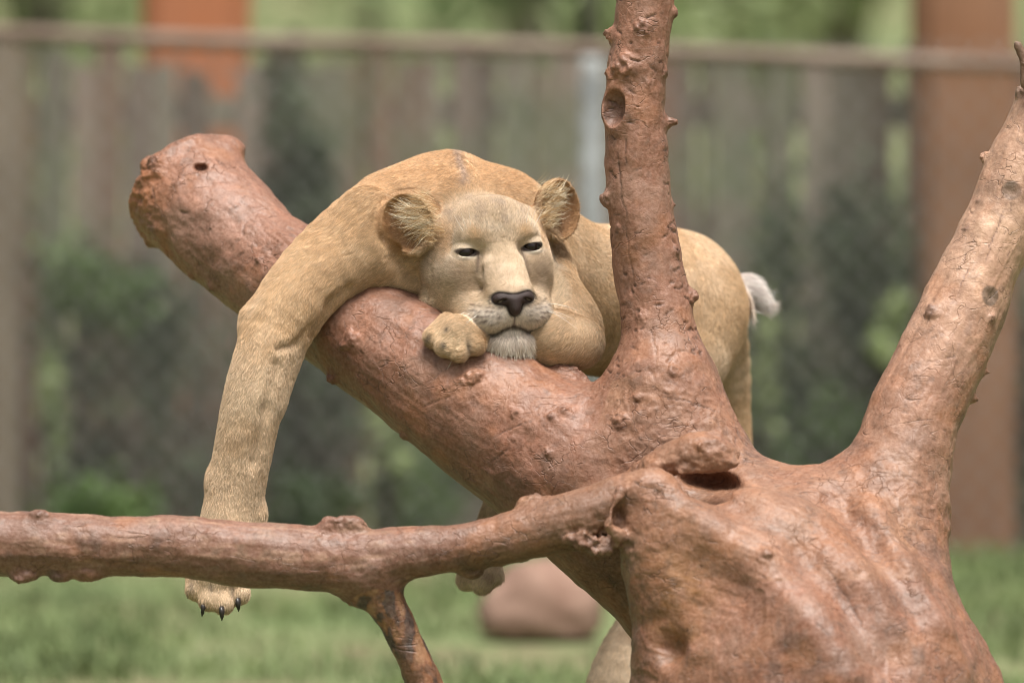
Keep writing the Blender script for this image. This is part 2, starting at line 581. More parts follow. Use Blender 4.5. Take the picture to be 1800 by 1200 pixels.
# ---- posts
def wood_mat(name, a, b, dark):
    m = NT(name)
    s_ = m.noise(m.coord((7, 7, .5)), 4.0, 5, .6, .3); t_ = m.noise(m.coord(), 2.3, 4)
    c = m.mix(m.ramp(t_, [(.35, 0.), (.65, 1.)]), a, b)
    c = m.mix(m.ramp(s_, [(.45, 0.), (.75, .7)]), c, dark)
    return m.out(c, .8, m.bump(s_, .6, .01), .25)
def post_mesh(px0, px1, y0, y1, ztop, n=9, wob=.006):
    x0, x1 = px_x(px0, y0), px_x(px1, y0)
    vs, fs = [], []
    bev = (x1 - x0) * .16
    ring = [(x0 + bev, y0), (x1 - bev, y0), (x1, y0 + bev), (x1, y1 - bev), (x1 - bev, y1), (x0 + bev, y1), (x0, y1 - bev), (x0, y0 + bev)]
    for j in range(n + 1):
        t = j / n; dx = random.uniform(-wob, wob)
        for (xx, yy) in ring: vs.append((xx + dx + random.uniform(-wob, wob) * .5, yy, -.05 + (ztop + .05) * t))
    for j in range(n):
        for m in range(8): fs.append((j * 8 + m, j * 8 + (m + 1) % 8, j * 8 + 8 + (m + 1) % 8, j * 8 + 8 + m))
    fs.append(tuple(range(8))[::-1]); fs.append(tuple(n * 8 + m for m in range(8)))
    return MB().add(vs, fs).mesh('post')
BROWN = wood_mat('brown_timber', (.26, .125, .065), (.31, .165, .10), (.18, .095, .06))
ORANGE = wood_mat('orange_timber', (.46, .17, .075), (.42, .17, .085), (.30, .14, .08))
GREYW = wood_mat('grey_timber', (.21, .165, .12), (.25, .20, .15), (.12, .09, .07))
tag(add_obj('timber_post', post_mesh(1610, 1788, 7.34, 7.64, 2.6), BROWN), 'thick reddish-brown square timber post standing before the boards on the right', 'post')
tag(add_obj('timber_post', post_mesh(247, 436, 8.12, 8.42, 2.5), ORANGE), 'bright orange-red timber post rising behind the board fence', 'post')
tag(add_obj('timber_post', post_mesh(-24, 34, 7.38, 7.52, 1.50), GREYW), 'slim tan-grey wooden post at the far left end of the fence', 'post')

# ---- wire mesh fence with a wooden top pole and steel post
YW = 7.2
wire = NT('galvanised_wire'); wnz = wire.noise(wire.coord(), 8, 3)
wire.b.inputs['Metallic'].default_value = .1
WIRE = wire.out(wire.mix(wnz, (.28, .27, .26), (.38, .37, .36)), .55)
mfence = empty('wire_mesh_fence', (0, YW, 0), 'blurred diamond wire mesh fence with a long top pole and steel post', 'fence')
pole = NT('pole_wood'); pnz = pole.noise(pole.coord((1.5, 6, 6)), 4, 4)
POLE = pole.out(pole.mix(pole.ramp(pnz, [(.35, 0.), (.65, 1.)]), (.15, .10, .075), (.235, .18, .14)), .8)
pts = []; rr = []
for i in range(53):
    px = -1820 + i * 105
    py = 58 + (px / 1800.0) * 54 + 3 * math.sin(px / 210.0)
    pts.append(M_(px, py, YW)); rr.append(.024 - .004 * i / 52 + random.uniform(-.002, .002))
child('top_pole', MB().tube(pts, rr, 10).mesh('top_pole', True), POLE, mfence)
steel = NT('grey_steel'); snz = steel.noise(steel.coord(), 14, 4)
STEEL = steel.out(steel.mix(steel.ramp(snz, [(.4, 0.), (.7, 1.)]), (.32, .34, .34), (.40, .42, .42)), .5)
zt0 = top_z(92, YW)
child('post', MB().tube([(px_x(1041, YW + .06), YW + .07, -.05), (px_x(1041, YW + .06), YW + .07, .8), (px_x(1041, YW + .06), YW + .07, zt0)], .032, 12).mesh('post', True), STEEL, mfence)
GSTEEL = NT('mossy_steel').out((.17, .18, .13), .6)
child('post_cap', MB().tube([(px_x(1036, YW + .06), YW + .07, zt0 + .002), (px_x(1036, YW + .06), YW + .07, zt0 + .5)], .027, 12).mesh('post_cap', True), GSTEEL, mfence)
mb = MB(); zt1 = zt0 + .03; step = .085; hgt_ = zt1
n = int((8.8 + hgt_) / step)
for s_ in (-1, 1):
    for i in range(n):
        xb = -4.4 - (hgt_ if s_ > 0 else 0) + i * step
        a = Vector((xb, YW + .004 * s_, .0)); b = Vector((xb + s_ * hgt_ * .9, YW + .004 * s_, zt1))
        mb.tube([a, b], .0026, 4, False)
o = child('wire_mesh', mb.mesh('wire_mesh'), WIRE, mfence); o['kind'] = 'stuff'

# ---- shrubs between the fences
def shrub(px, py_top, py_bot, wpx, Y, mat, n, label, leaf=.022, group='shrubs along the fence', depth=.14):
    c = M_(px, (py_top + py_bot) / 2, Y); base = M_(px, py_bot, Y)
    zb = max(0.0, float(base[2]))
    rx = wpx / FPX * (Y + DIST) / 2; z1 = float(M_(px, py_top, Y)[2])
    e = empty('shrub', (c[0], Y, 0.0), label, 'shrub', group)
    k = 9
    cl = np.stack([rng.uniform(-.8, .8, k) * rx, rng.uniform(-1, 1, k) * depth * .5, zb + (z1 - zb) * rng.uniform(.1, .92, k)], 1)
    pick = rng.integers(0, k, n)
    p = cl[pick] + rng.normal(size=(n, 3)) * np.array([rx * .30, depth * .38, (z1 - zb) * .13])
    p[:, 1] = np.clip(p[:, 1], -depth, depth); p[:, 2] = np.maximum(p[:, 2], .01)
    v, q = leaf_quads(p + np.array([c[0], Y, 0]), leaf)
    child('foliage', np_mesh('foliage', v, q, False), mat, e)
    mb = MB()
    for j in range(4):
        t = cl[j]
        mb.tube([(c[0] + t[0] * .3, Y, -.02), (c[0] + t[0] * .6, Y + t[1] * .5, t[2] * .5), (c[0] + t[0], Y + t[1], t[2])], [.008, .006, .003], 5)
    child('stem', mb.mesh('stem', True), STEM, e)
    return e
D_, M__, L_ = LEAF_DARK, LEAF_MID, LEAF_LITE
for q in ((530, 130, 470, 150, 7.49, D_, 1300, 'dark green climbing shrub on the boards behind the stump'),
          (150, 430, 900, 210, 7.47, D_, 800, 'wide dark shrub low on the boards at far left'),
          (330, 470, 930, 190, 7.45, D_, 700, 'dark shrub on the boards left of the hanging foreleg'),
          (560, 560, 930, 200, 7.47, D_, 750, 'dark low shrub right behind the hanging foreleg'),
          (180, 440, 580, 170, 7.41, M__, 700, 'loose mid-green spray in front of the far left dark shrub'),
          (760, 700, 960, 190, 7.44, M__, 1800, 'mid-green shrub low down under the leaning log'),
          (1400, 380, 900, 190, 7.47, D_, 1300, 'dark shrub on the boards right of the lion\'s rump'),
          (1530, 360, 820, 150, 7.41, D_, 1200, 'darkest shrub beside the thick brown post'),
          (1560, 520, 640, 60, 7.27, L_, 260, 'small bright green sprig against the brown post'),
          (1420, 700, 960, 240, 7.37, M__, 900, 'green undergrowth framed by the fork of the tree'),
          (1830, 560, 960, 120, 7.57, D_, 1800, 'dark shrub to the right of the thick brown post'),
          (690, 640, 820, 60, 7.32, L_, 300, 'small bright green sprig just left of the leaning log'),
          (1340, 540, 820, 40, 7.35, L_, 420, 'narrow bright green sprig beside the lion\'s hind leg'),
          (480, 830, 985, 260, 7.15, D_, 500, 'low weeds at the foot of the boards behind the hanging foreleg'),
          (180, 840, 985, 260, 7.15, M__, 420, 'low weeds at the foot of the boards at far left'),
          (1500, 860, 985, 200, 7.15, D_, 420, 'low weeds at the foot of the boards inside the fork'),
          (90, 600, 840, 40, 7.35, L_, 300, 'narrow bright green sprig near the slim grey post')):
    shrub(*q)

# ---- trees and bushes beyond the fence
def far_tree(px, Y, zc, rx, rz, mat, n, label, leaf=.06):
    x = px_x(px, Y); zg = 0 if Y < 13 else 0.0028 * (min(Y, 90) - 13) ** 2 * .9
    e = empty('tree', (x, Y, zg), label, 'tree', 'trees beyond the fence')
    k = 16
    d = rng.normal(size=(k, 3)); d /= np.linalg.norm(d, axis=1, keepdims=True)
    cl = d * rng.uniform(.35, 1.0, (k, 1)) * np.array([rx, rx * .8, rz])
    p = cl[rng.integers(0, k, n)] + rng.normal(size=(n, 3)) * np.array([rx, rx * .8, rz]) * .20
    p[:, 2] = np.maximum(p[:, 2] + zg + zc, zg + .05) - 0
    v, q = leaf_quads(p + np.array([x, Y, 0]), leaf)
    child('crown', np_mesh('crown', v, q, False), mat, e)
    mb = MB(); top = zg + zc
    mb.tube([(x, Y, zg - .05), (x + .05, Y, zg + zc * .5), (x, Y, top)], [.10, .08, .05], 8)
    for j in range(5):
        t = cl[j]; mb.tube([(x, Y, zg + zc * .6), (x + t[0] * .6, Y + t[1] * .6, top + t[2] * .5), (x + t[0], Y + t[1], top + t[2])], [.05, .03, .012], 6)
    child('trunk', mb.mesh('trunk', True), TRUNK, e)
for q in ((60, 17, 2.0, 1.1, .9, L_, 3000, 'leafy pale green tree beyond the fence at top left'),
          (640, 30, 2.2, 2.0, 1.2, L_, 5200, 'pale yellow-green tree beyond the fence above the stump'),
          (930, 19, 1.9, .62, .62, M__, 1500, 'small green tree beyond the fence just left of the upright branch'),
          (1310, 26, 2.2, 1.5, 1.1, L_, 4200, 'pale green tree beyond the fence right of the upright branch'),
          (1480, 18, 2.0, .9, .8, L_, 2200, 'yellowish green tree beyond the fence near the brown post'),
          (330, 24, 2.2, 1.3, 1.1, L_, 2400, 'loose green tree beyond the fence behind the orange post'),
          (1830, 28, 2.4, 1.4, 1.2, L_, 2800, 'pale tree beyond the fence at the top right corner'),
          (1100, 36, 3.2, 2.6, 1.8, L_, 5200, 'large pale tree far behind the upright branch')):
    far_tree(*q)

# ---- blurred red stone on the grass
sv = []; nu, nv = 40, 24
cst = M_(952, 1120, 4.8)
for j in range(nv + 1):
    th = math.pi * j / nv
    for i in range(nu):
        ph = 2 * math.pi * i / nu
        sv.append((math.sin(th) * math.cos(ph), math.sin(th) * math.sin(ph), math.cos(th)))
sv = np.array(sv)
sv = sv * (1 + .22 * fbm(sv * 1.6, 3, 401) + .06 * fbm(sv * 6, 2, 405))[:, None] * np.array([.145, .125, .13])
sv[:, 2] = np.maximum(sv[:, 2], -.05)
sq = np.array([(j * nu + i, (j + 1) * nu + i, (j + 1) * nu + (i + 1) % nu, j * nu + (i + 1) % nu) for j in range(nv) for i in range(nu)])
rm = NT('red_stone'); rn = rm.noise(rm.coord(), 14, 4)
RED = rm.out(rm.mix(rm.ramp(rn, [(.35, 0.), (.65, 1.)]), (.21, .12, .085), (.28, .175, .13)), .85, rm.bump(rn, .5, .01))
tag(add_obj('stone', np_mesh('stone', sv + np.array([cst[0], 4.8, .055]), sq), RED), 'rounded red-brown stone on the grass under the log', 'stone')
# ----------------------------------------------------------------- the dead tree the lion lies on
T = Field()
# big leaning log: from its sawn end (far, upper left) to the fork and on into the ground
T.chain([(322, 330, 500, 108), (390, 396, 430, 105), (452, 452, 370, 99), (560, 522, 270, 103), (648, 587, 190, 106), (775, 669, 100, 119),
         (944, 785, 20, 134), (1060, 868, -10, 146), (1180, 990, 0, 140), (1290, 1140, 0, 130)], k=30)
ax = P(322, 330, 500) - P(452, 452, 370); ax /= np.linalg.norm(ax)
T.ell(P(322, 330, 500) + ax * (22 + 700), (700,) * 3, k=26, kind='sub')
T.ell(P(400, 262, 500), (34, 40, 24), k=30)
T.ell(P(262, 300, 520), (18, 22, 30), k=20)
T.ell(P(268, 415, 500), (18, 22, 24), k=16)
# upright branch
T.chain([(1140, -60, 10, 50), (1132, 40, 5, 51), (1118, 160, 0, 54), (1117, 290, -5, 55), (1132, 410, -10, 58), (1150, 520, -20, 63),
         (1160, 610, -30, 70), (1162, 700, -45, 86), (1160, 790, -60, 105)], k=45)
T.cone(P(1165, 700, -45), P(1070, 800, -10), 62, 105, k=90)
T.cone(P(1170, 700, -50), P(1290, 900, -120), 70, 100, k=70)
# front base, nearer the lens
T.chain([(1210, 990, -330, 108), (1330, 1010, -330, 150), (1400, 1090, -320, 200), (1450, 1200, -340, 260), (1470, 1330, -330, 290), (1490, 1560, -320, 330)], k=70)
T.chain([(1150, 868, -345, 32), (1165, 930, -350, 70), (1210, 1030, -350, 100), (1260, 1170, -350, 150), (1290, 1300, -340, 190)], k=50)
T.chain([(1400, 960, -180, 120), (1530, 925, -180, 112), (1560, 1020, -250, 105), (1580, 1120, -280, 110), (1640, 1240, -290, 120), (1690, 1400, -300, 150)], k=80)
T.chain([(1260, 915, -130, 90), (1400, 945, -180, 105)], k=60)
# right branch
T.chain([(1540, 960, -190, 110), (1580, 830, -160, 90), (1607, 730, -130, 83), (1650, 640, -100, 79), (1702, 520, -60, 73), (1752, 405, -30, 67), (1812, 262, 0, 62), (1880, 90, 30, 56)], k=60)
# broken stub above the hollow
T.chain([(1010, 915, -130, 26), (1110, 856, -220, 30), (1195, 808, -280, 40), (1250, 796, -296, 36), (1284, 796, -290, 20)], k=14)
T.cone(P(1150, 822, -290), P(1262, 762, -282), 15, 13, k=10)
T.cone(P(1200, 832, -318), P(1296, 812, -312), 13, 9, k=10)
T.chain([(1205, 795, -265, 20), (1240, 778, -268, 18), (1275, 776, -262, 12)], k=14)
# hollow
HA = np.array(Matrix.Rotation(-0.14, 3, 'Y'))
T.ell(P(1236, 864, -305), (76, 110, 27), axes=HA, k=18, kind='sub')
T.ell(P(1244, 846, -235), (60, 95, 24), axes=HA, k=8, kind='sub')
# thin branch in front
T.chain([(-90, 950, -270, 57), (0, 954, -275, 57), (110, 957, -280, 54), (200, 958, -282, 54), (330, 963, -286, 55), (430, 973, -290, 56), (560, 984, -296, 57),
         (650, 985, -300, 55), (720, 972, -306, 47), (800, 962, -312, 41), (880, 948, -318, 43), (950, 930, -324, 48), (1030, 908, -330, 50), (1110, 880, -335, 48), (1160, 880, -340, 40)], k=26)
# hanging twig
T.chain([(648, 1015, -300, 40), (684, 1068, -300, 33), (712, 1122, -298, 31), (742, 1190, -295, 33), (775, 1290, -290, 30), (790, 1480, -280, 28)], k=38)
KN0 = []
# underside and edge lumps of the thin branch
for q in ((600, 918, 22), (622, 922, 12), (70, 902, 9), (40, 1014, 13), (105, 1016, 9), (155, 1012, 12), (948, 886, 16), (930, 884, 10), (835, 1006, 9), (820, 1003, 7), (880, 990, 8), (915, 982, 6),
          (625, 1052, 10), (735, 1175, 10), (660, 1032, 12)):
    T.ell(P(q[0], q[1], -305), (q[2] * 1.7, q[2], q[2] * 0.62), k=20)
    KN0.append((P(q[0], q[1], -305), np.array([0, 0, 1.]), q[2] * 1.1))
# splintered collar where the thin branch meets the base
for q in ((1005, 948, 13), (1022, 955, 12), (1040, 962, 15), (1060, 966, 17), (1074, 962, 16), (1052, 950, 13), (1085, 950, 14), (1026, 940, 11)):
    T.ell(P(q[0] + random.uniform(-3, 3), q[1], -372 + random.uniform(-12, 12)), (q[2], q[2], q[2] * 0.62), k=10)
T.chain([(1090, 862, -395, 8), (1076, 905, -408, 7), (1070, 928, -405, 11), (1088, 942, -395, 15)], k=8)
T.ell(P(1088, 902, -388), (14, 30, 22), k=8, kind='sub')
# ragged left edge and cavity of the base
T.ell(P(1150, 1120, -480), (36, 40, 40), k=34, kind='sub')
T.ell(P(1180, 1140, -468), (24, 34, 30), k=18, kind='sub')
T.chain([(1310, 905, -360, 26), (1345, 975, -425, 30), (1430, 1080, -470, 30)], k=70)
T.chain([(1460, 900, -250, 26), (1560, 1030, -330, 26), (1640, 1120, -360, 30)], k=70)

def along(px, r, k, kind, inset):
    pts = []
    for x, y in px:
        p, n = T.hit(x, y); pts.append(p + n * inset)
    for a, b in zip(pts[:-1], pts[1:]):
        T.cone(a, b, r, r, k, kind)
along([(1296, 902), (1380, 975), (1480, 1065), (1560, 1150)], 26, 70, 'sub', 24)
along([(1470, 880), (1540, 960), (1600, 1060)], 20, 50, 'sub', 15)
along([(1145, 850), (1240, 925), (1345, 985), (1430, 1090), (1480, 1190)], 16, 60, 'add', -11)
along([(1530, 900), (1590, 1000), (1650, 1100), (1690, 1190)], 14, 40, 'add', -4)
KNOTS = list(KN0) + [(P(x, y, -372), np.array([0, -1., 0]), 20) for x, y in ((1015, 950), (1040, 958), (1068, 962), (1085, 950))]      # pixel x, y, radius, height factor, crater
def knot(px, py, r, h=0.6, crater=0.35):
    p, n = T.hit(px, py)
    if abs(float(T.at(p[None])[0])) > 14: return
    KNOTS.append((p, n, r))
    h *= .8
    T.cone(p - n * r * 0.5, p + n * r * h, r * .95, r * 0.6, k=r * 1.1)
    if crater:
        T.ell(p + n * r * (h + 0.75), (r * 0.55,) * 3, k=r * 0.25, kind='sub')
    for a in range(3):                                   # rough lip
        w = rng.normal(size=3); w -= n * (w @ n); w /= np.linalg.norm(w) + 1e-6
        T.ell(p + n * r * h * 0.8 + w * r * 0.7, (r * 0.3,) * 3, k=r * 0.3)

for q in ((1180, 215, 13, 0.9, 0), (1184, 24, 10, 0.9, 0.3), (1076, 132, 13, 0.7, 0.3), (1072, 60, 13, 0.8, 0.3), (1130, 48, 14, 0.45, 0.3), (1097, 117, 19, 0.18, 0.5), (1170, 128, 10, 0.5, 0.3),
          (1070, 352, 14, 0.9, 0.4), (1120, 192, 7, 0.5, 0.3), (1188, 440, 9, 0.9, 0.3), (1213, 520, 15, 0.8, 0.4), (1128, 556, 9, 0.6, 0), (1088, 402, 7, 0.5, 0), (1140, 148, 8, 0.3, 0), (1184, 360, 6, 0.6, 0),
          (832, 662, 17, 0.5, 0.4), (806, 672, 11, 0.5, 0.3), (786, 682, 8, 0.4, 0.2), (862, 640, 7, 0.4, 0), (1092, 742, 13, 0.4, 0.5), (990, 722, 10, 0.5, 0), (970, 734, 9, 0.4, 0), (962, 796, 9, 0.9, 0), (905, 726, 8, 0.4, 0),
          (618, 598, 15, 0.4, 0.3), (606, 606, 8, 0.5, 0), (585, 663, 14, 0.9, 0.3), (712, 764, 8, 0.8, 0), (1010, 652, 16, 0.35, 0.3), (985, 640, 15, 0.4, 0.3), (1028, 662, 9, 0.3, 0),
          (268, 290, 20, 0.3, 0.2), (312, 326, 9, 0.4, 0), (416, 366, 7, 0.6, 0), (372, 398, 6, 0.7, 0), (456, 456, 10, 0.6, 0), (500, 335, 9, 0.5, 0), (270, 400, 15, 0.2, 0), (262, 425, 13, 0.3, 0), (340, 485, 9, 0.5, 0), (372, 505, 9, 0.5, 0),
          (1640, 548, 12, 0.5, 0.4), (1730, 276, 9, 0.8, 0), (1735, 655, 7, 0.6, 0), (1717, 703, 9, 0.5, 0), (1742, 560, 8, 0.4, 0), (1700, 402, 7, 0.3, 0), (1716, 352, 6, 0.5, 0), (1793, 160, 12, 0.6, 0.3),
          (1345, 975, 11, 0.4, 0), (1500, 1000, 7, 0.3, 0), (1120, 700, 9, 0.3, 0), (1180, 655, 10, 0.3, 0), (1425, 1140, 4, 0.5, 0), (1232, 782, 9, 0.3, 0)):
    knot(*q)
# small dead twig at the very right edge
T.chain([(1826, 176, -30, 10), (1800, 152, -40, 8), (1801, 112, -44, 8), (1788, 78, -46, 9)], k=8)
# big open branch scar on the upright
p, n = T.hit(1080, 190)
n = np.array([-0.50, -0.86, 0.08]); n /= np.linalg.norm(n)
u = np.array([0.10, 0.04, 1.0]); u -= n * (u @ n); u /= np.linalg.norm(u); s = np.cross(u, n)
BIG = (p, n)
T.ell(p - n * 7, (29, 42, 22), axes=(s, u, n), k=18)
T.ell(p + n * 10, (22, 34, 21), axes=(s, u, n), k=3, kind='sub')
# bored hole in the sawn end
p, n = T.hit(353, 295)
T.ell(p, (13, 26, 8), k=4, kind='sub')
p, n = T.hit(372, 297); T.ell(p, (3, 6, 3), k=2, kind='sub')
SCARS = []
for q in ((1778, 335, 19, 17), (1741, 520, 20, 18)):
    p, n = T.hit(q[0], q[1]); SCARS.append((p, q[2]))
    T.ell(p + n * 1.0, (q[2], q[2], q[3]), k=3, kind='sub') if False else T.ell(p + n * q[2] * 0.8, (q[2],) * 3, k=3, kind='sub')

lo = np.array([-1070, -830, -120.]); hi = np.array([1075, 640, 1650.])
H = 5.6
xs = np.arange(lo[0], hi[0] + H, H).astype(np.float32)
ys = np.concatenate([np.arange(lo[1], 120, H), np.arange(120, hi[1], H * 1.35)]).astype(np.float32)
zs = np.concatenate([np.arange(lo[2], 270, 13.0), np.arange(270, hi[2], H)]).astype(np.float32)
D = T.grid(xs, ys, zs)
tv, tq = surface_nets(D, xs, ys, zs)
del D
tv = relax(tv, tq, 2, 0.5)
# one smooth subdivision for the fine relief
tv, tq = subdivide(tv, tq)
tv = relax(tv, tq, 1, 0.5)
tn = vnormals(tv, tq)

# which limb each point belongs to (and the direction of its grain)
def seg_d(pts, line):
    best = np.full(len(pts), 1e9); dirs = np.zeros((len(pts), 3)); arc = np.zeros(len(pts)); perp = np.zeros((len(pts), 3)); acc = 0.0
    for a, b in zip(line[:-1], line[1:]):
        a = np.asarray(a); b = np.asarray(b); ba = b - a
        h = np.clip(((pts - a) @ ba) / (ba @ ba), 0, 1)
        d = np.linalg.norm(pts - a - h[:, None] * ba, axis=1)
        m = d < best
        bl = np.linalg.norm(ba)
        best[m] = d[m]; dirs[m] = ba / bl; arc[m] = acc + h[m] * bl
        perp[m] = (pts - a - h[:, None] * ba)[m]
        acc += bl
    return best, dirs, arc, perp
LIMBS = dict(
    log=[P(338, 358, 480), P(648, 587, 190), P(944, 781, 20), P(1180, 990, 0)],
    up=[P(1135, -60, 10), P(1117, 290, -5), P(1150, 520, -20), P(1160, 700, -40)],
    right=[P(1880, 90, 30), P(1752, 405, -30), P(1650, 640, -100), P(1600, 780, -140)],
    thin=[P(-90, 950, -270), P(560, 984, -296), P(800, 962, -312), P(1060, 900, -332)],
    twig=[P(660, 1040, -300), P(712, 1122, -298), P(790, 1480, -280)],
    base=[P(1250, 1000, -200), P(1400, 1050, -250), P(1450, 1500, -300)])
RAD = dict(log=125, up=62, right=78, thin=50, twig=32, base=230)
names = list(LIMBS)
dd, dirs, arcs, perps = zip(*[seg_d(tv, LIMBS[k]) for k in names])
score = np.stack([d / RAD[k] for d, k in zip(dd, names)], 1)
zone = score.argmin(1)
grain = np.stack(dirs, 1)[np.arange(len(tv)), zone]
ar = np.arange(len(tv))
arc = np.stack(arcs, 1)[ar, zone]; perp = np.stack(perps, 1)[ar, zone]
gs0 = perp.copy(); gs0[:, 0] += arc * .10 + zone * 700.0; gs0[:, 1] += arc * .05       # stretched along the grain
sc2 = np.sort(score, 1); edge = smoothstep(0.0, .35, sc2[:, 1] - sc2[:, 0])             # fades out where two limbs meet
sx = 900 + tv[:, 0] * FPX / (12000 + tv[:, 1]); sy = 600 - (tv[:, 2] - 920) * FPX / (12000 + tv[:, 1])   # rough layout coordinates of the wood

# large soft undulation, then medium lumps; the thin branch is rougher
disp = 6.5 * fbm(tv / 95.0, 3, 11) + 1.8 * fbm(tv / 30.0, 4, 21)
rg_ = 1 - np.abs(fbm(gs0 / 34.0, 3, 23))
junc = np.exp(-(((sx - 1180) / 110) ** 2 + ((sy - 720) / 90) ** 2)) + np.exp(-(((sx - 1540) / 110) ** 2 + ((sy - 860) / 100) ** 2))
gm_ = smoothstep(-.25, .45, fbm(tv / 130.0, 3, 25))
disp += edge * (np.where(zone == 5, .36, .22) * (.35 + gm_) + .35 * junc) * 5.0 * (rg_ ** 3 - .6)
rough = np.where(np.isin(zone, [3, 4]), 1.0, 0.0)
disp += rough * (1.6 * fbm(tv / 26.0, 4, 31))
stump = smoothstep(470, 330, sx) * (zone == 0)
rid = 1 - np.abs(fbm(tv / np.array([34, 34, 20.]), 4, 41))
disp += stump * (5.0 * fbm(tv / 40.0, 3, 44)) + stump * smoothstep(300, 250, sx) * 9 * (rid - 0.8)
# wrinkled bark by the lion's elbow on the log
wr = np.exp(-((sx - 500) / 70) ** 2 - ((sy - 410) / 70) ** 2) * (zone == 0)
disp += wr * 6.5 * (np.abs(fbm((tv @ np.array([[.8, .1, .6], [.1, 1, 0], [-.6, 0, .8]])) / np.array([60, 40, 12.]), 4, 51)) - 0.25)
wr2 = np.exp(-((sx - 1150) / 60) ** 2 - ((sy - 830) / 40) ** 2)
disp += wr2 * 8 * (rid - 0.8)
wr3 = np.exp(-((sx - 1245) / 50) ** 2 - ((sy - 792) / 30) ** 2) * (tv[:, 1] < -180)
disp += wr3 * (9 * (rid - .8) + 5 * fbm(tv / 14.0, 3, 53))

# gouges and drying cracks cut into the surface
order = np.argsort(tv[:, 0]); xsorted = tv[order, 0]
def near_pts(c, r):
    i0, i1 = np.searchsorted(xsorted, [c[0] - r, c[0] + r])
    m = order[i0:i1]
    return m[(np.abs(tv[m, 2] - c[2]) < r) & (np.abs(tv[m, 1] - c[1]) < r)]
for p, n, r in KNOTS:                                     # knots are gnarled, not round
    m = near_pts(p, r * 2.4)
    d_ = np.linalg.norm(tv[m] - p, axis=1)
    disp[m] += np.exp(-(d_ / (1.5 * r)) ** 2) * r * (.42 * fbm(tv[m] / (r * .6), 3, 91))
disp += edge * .9 * fbm(gs0 / 9.0, 3, 107)
tv2 = tv + tn * disp[:, None]
crack = np.zeros(len(tv)); cut = np.zeros(len(tv))
front = np.where((tn[:, 1] < 0.25))[0]
jit = fbm(tv / 7.0, 2, 61)
wob = fbm(tv / 38.0, 2, 63)
def gouge(c, t, n, L, w, depth, lip=0.0, dark=1.0, off=0.0):
    m = near_pts(c, L + 8)
    if len(m) == 0: return
    q = tv[m] - c
    b = np.cross(n, t)
    a = q @ t; s_ = q @ b + 2.6 * jit[m] + 6.0 * wob[m] - off; h_ = np.abs(q @ n)
    end = smoothstep(1.0, 0.55, np.abs(a) / L)
    prof = np.exp(-(s_ / w) ** 2) * end * (h_ < 30)
    cut[m] = np.maximum(cut[m], depth * prof)
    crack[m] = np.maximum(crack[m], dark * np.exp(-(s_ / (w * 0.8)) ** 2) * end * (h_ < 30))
    if lip:
        cut[m] -= lip * np.exp(-((s_ - 2.2 * w) / (1.3 * w)) ** 2) * end * (h_ < 30)
def at_px(px, py):
    d = (sx - px) ** 2 + (sy - py) ** 2 + np.where(tn[:, 1] > 0.1, 1e6, 0)
    near = np.where(d < d.min() + 60)[0]
    return near[np.argmin(tv[near, 1])]
def add_gouge(i, ang, L, w, depth, lip, dark):
    n = tn[i]; g = grain[i] - n * (grain[i] @ n); g /= np.linalg.norm(g) + 1e-9
    s_ = np.cross(n, g)
    gouge(tv[i], g * math.cos(ang) + s_ * math.sin(ang), n, L, w, depth, lip, dark, 6.0 * wob[i])
# cross-grain nicks on the upright
pool = front[(zone[front] == 1)]
for i in rng.choice(pool, 70, replace=False):
    add_gouge(i, math.pi / 2 + rng.normal(0, .35), rng.uniform(3, 14), rng.uniform(1.3, 2.6), rng.uniform(1.2, 3.0), rng.uniform(0, 1.0), 0.9)
pool = front[(zone[front] == 1) & (sy[front] > 380)]
for i in rng.choice(pool, 45, replace=False):
    add_gouge(i, math.pi / 2 + rng.normal(0, .5), rng.uniform(4, 15), rng.uniform(1.4, 2.8), rng.uniform(1.4, 3.2), rng.uniform(0.4, 1.4), 0.9)
# long hairline cracks
for (x, y, L, a) in ((1085, 330, 90, 0.05), (1098, 440, 70, 0.0), (1092, 260, 40, 0.1), (1755, 400, 80, 0.05), (1690, 480, 40, 0.1), (900, 740, 60, 1.0), (780, 640, 60, 1.1), (1150, 600, 60, 0.1), (1230, 700, 60, 0.2),
                     (1200, 690, 50, 0.2), (1560, 960, 90, 0.2), (1490, 1030, 110, 0.4), (1590, 820, 80, 0.1), (1250, 840, 60, 0.6), (760, 700, 50, .9), (870, 800, 35, 1.2)):
    add_gouge(at_px(x, y), a, L * .8, 1.3, 1.6, 0.1, 0.8)
pool = front[np.isin(zone[front], [0, 2, 5]) & (sx[front] > 560)]
for i in rng.choice(pool, 520, replace=False):
    add_gouge(i, rng.normal(0, .5) + (math.pi / 2 if rng.random() < 0.3 else 0), rng.uniform(3, 20) * (.4 + rng.random()), rng.uniform(.9, 1.6), rng.uniform(0.5, 1.6), rng.uniform(0, 0.4), rng.uniform(.4, .85))
pool = front[(zone[front] == 0) & (sx[front] < 560)]
for i in rng.choice(pool, 26, replace=False):
    add_gouge(i, rng.uniform(0, 3), rng.uniform(4, 16), rng.uniform(1.6, 2.8), rng.uniform(1, 3), 0.6, .7)
tv2 -= tn * cut[:, None]

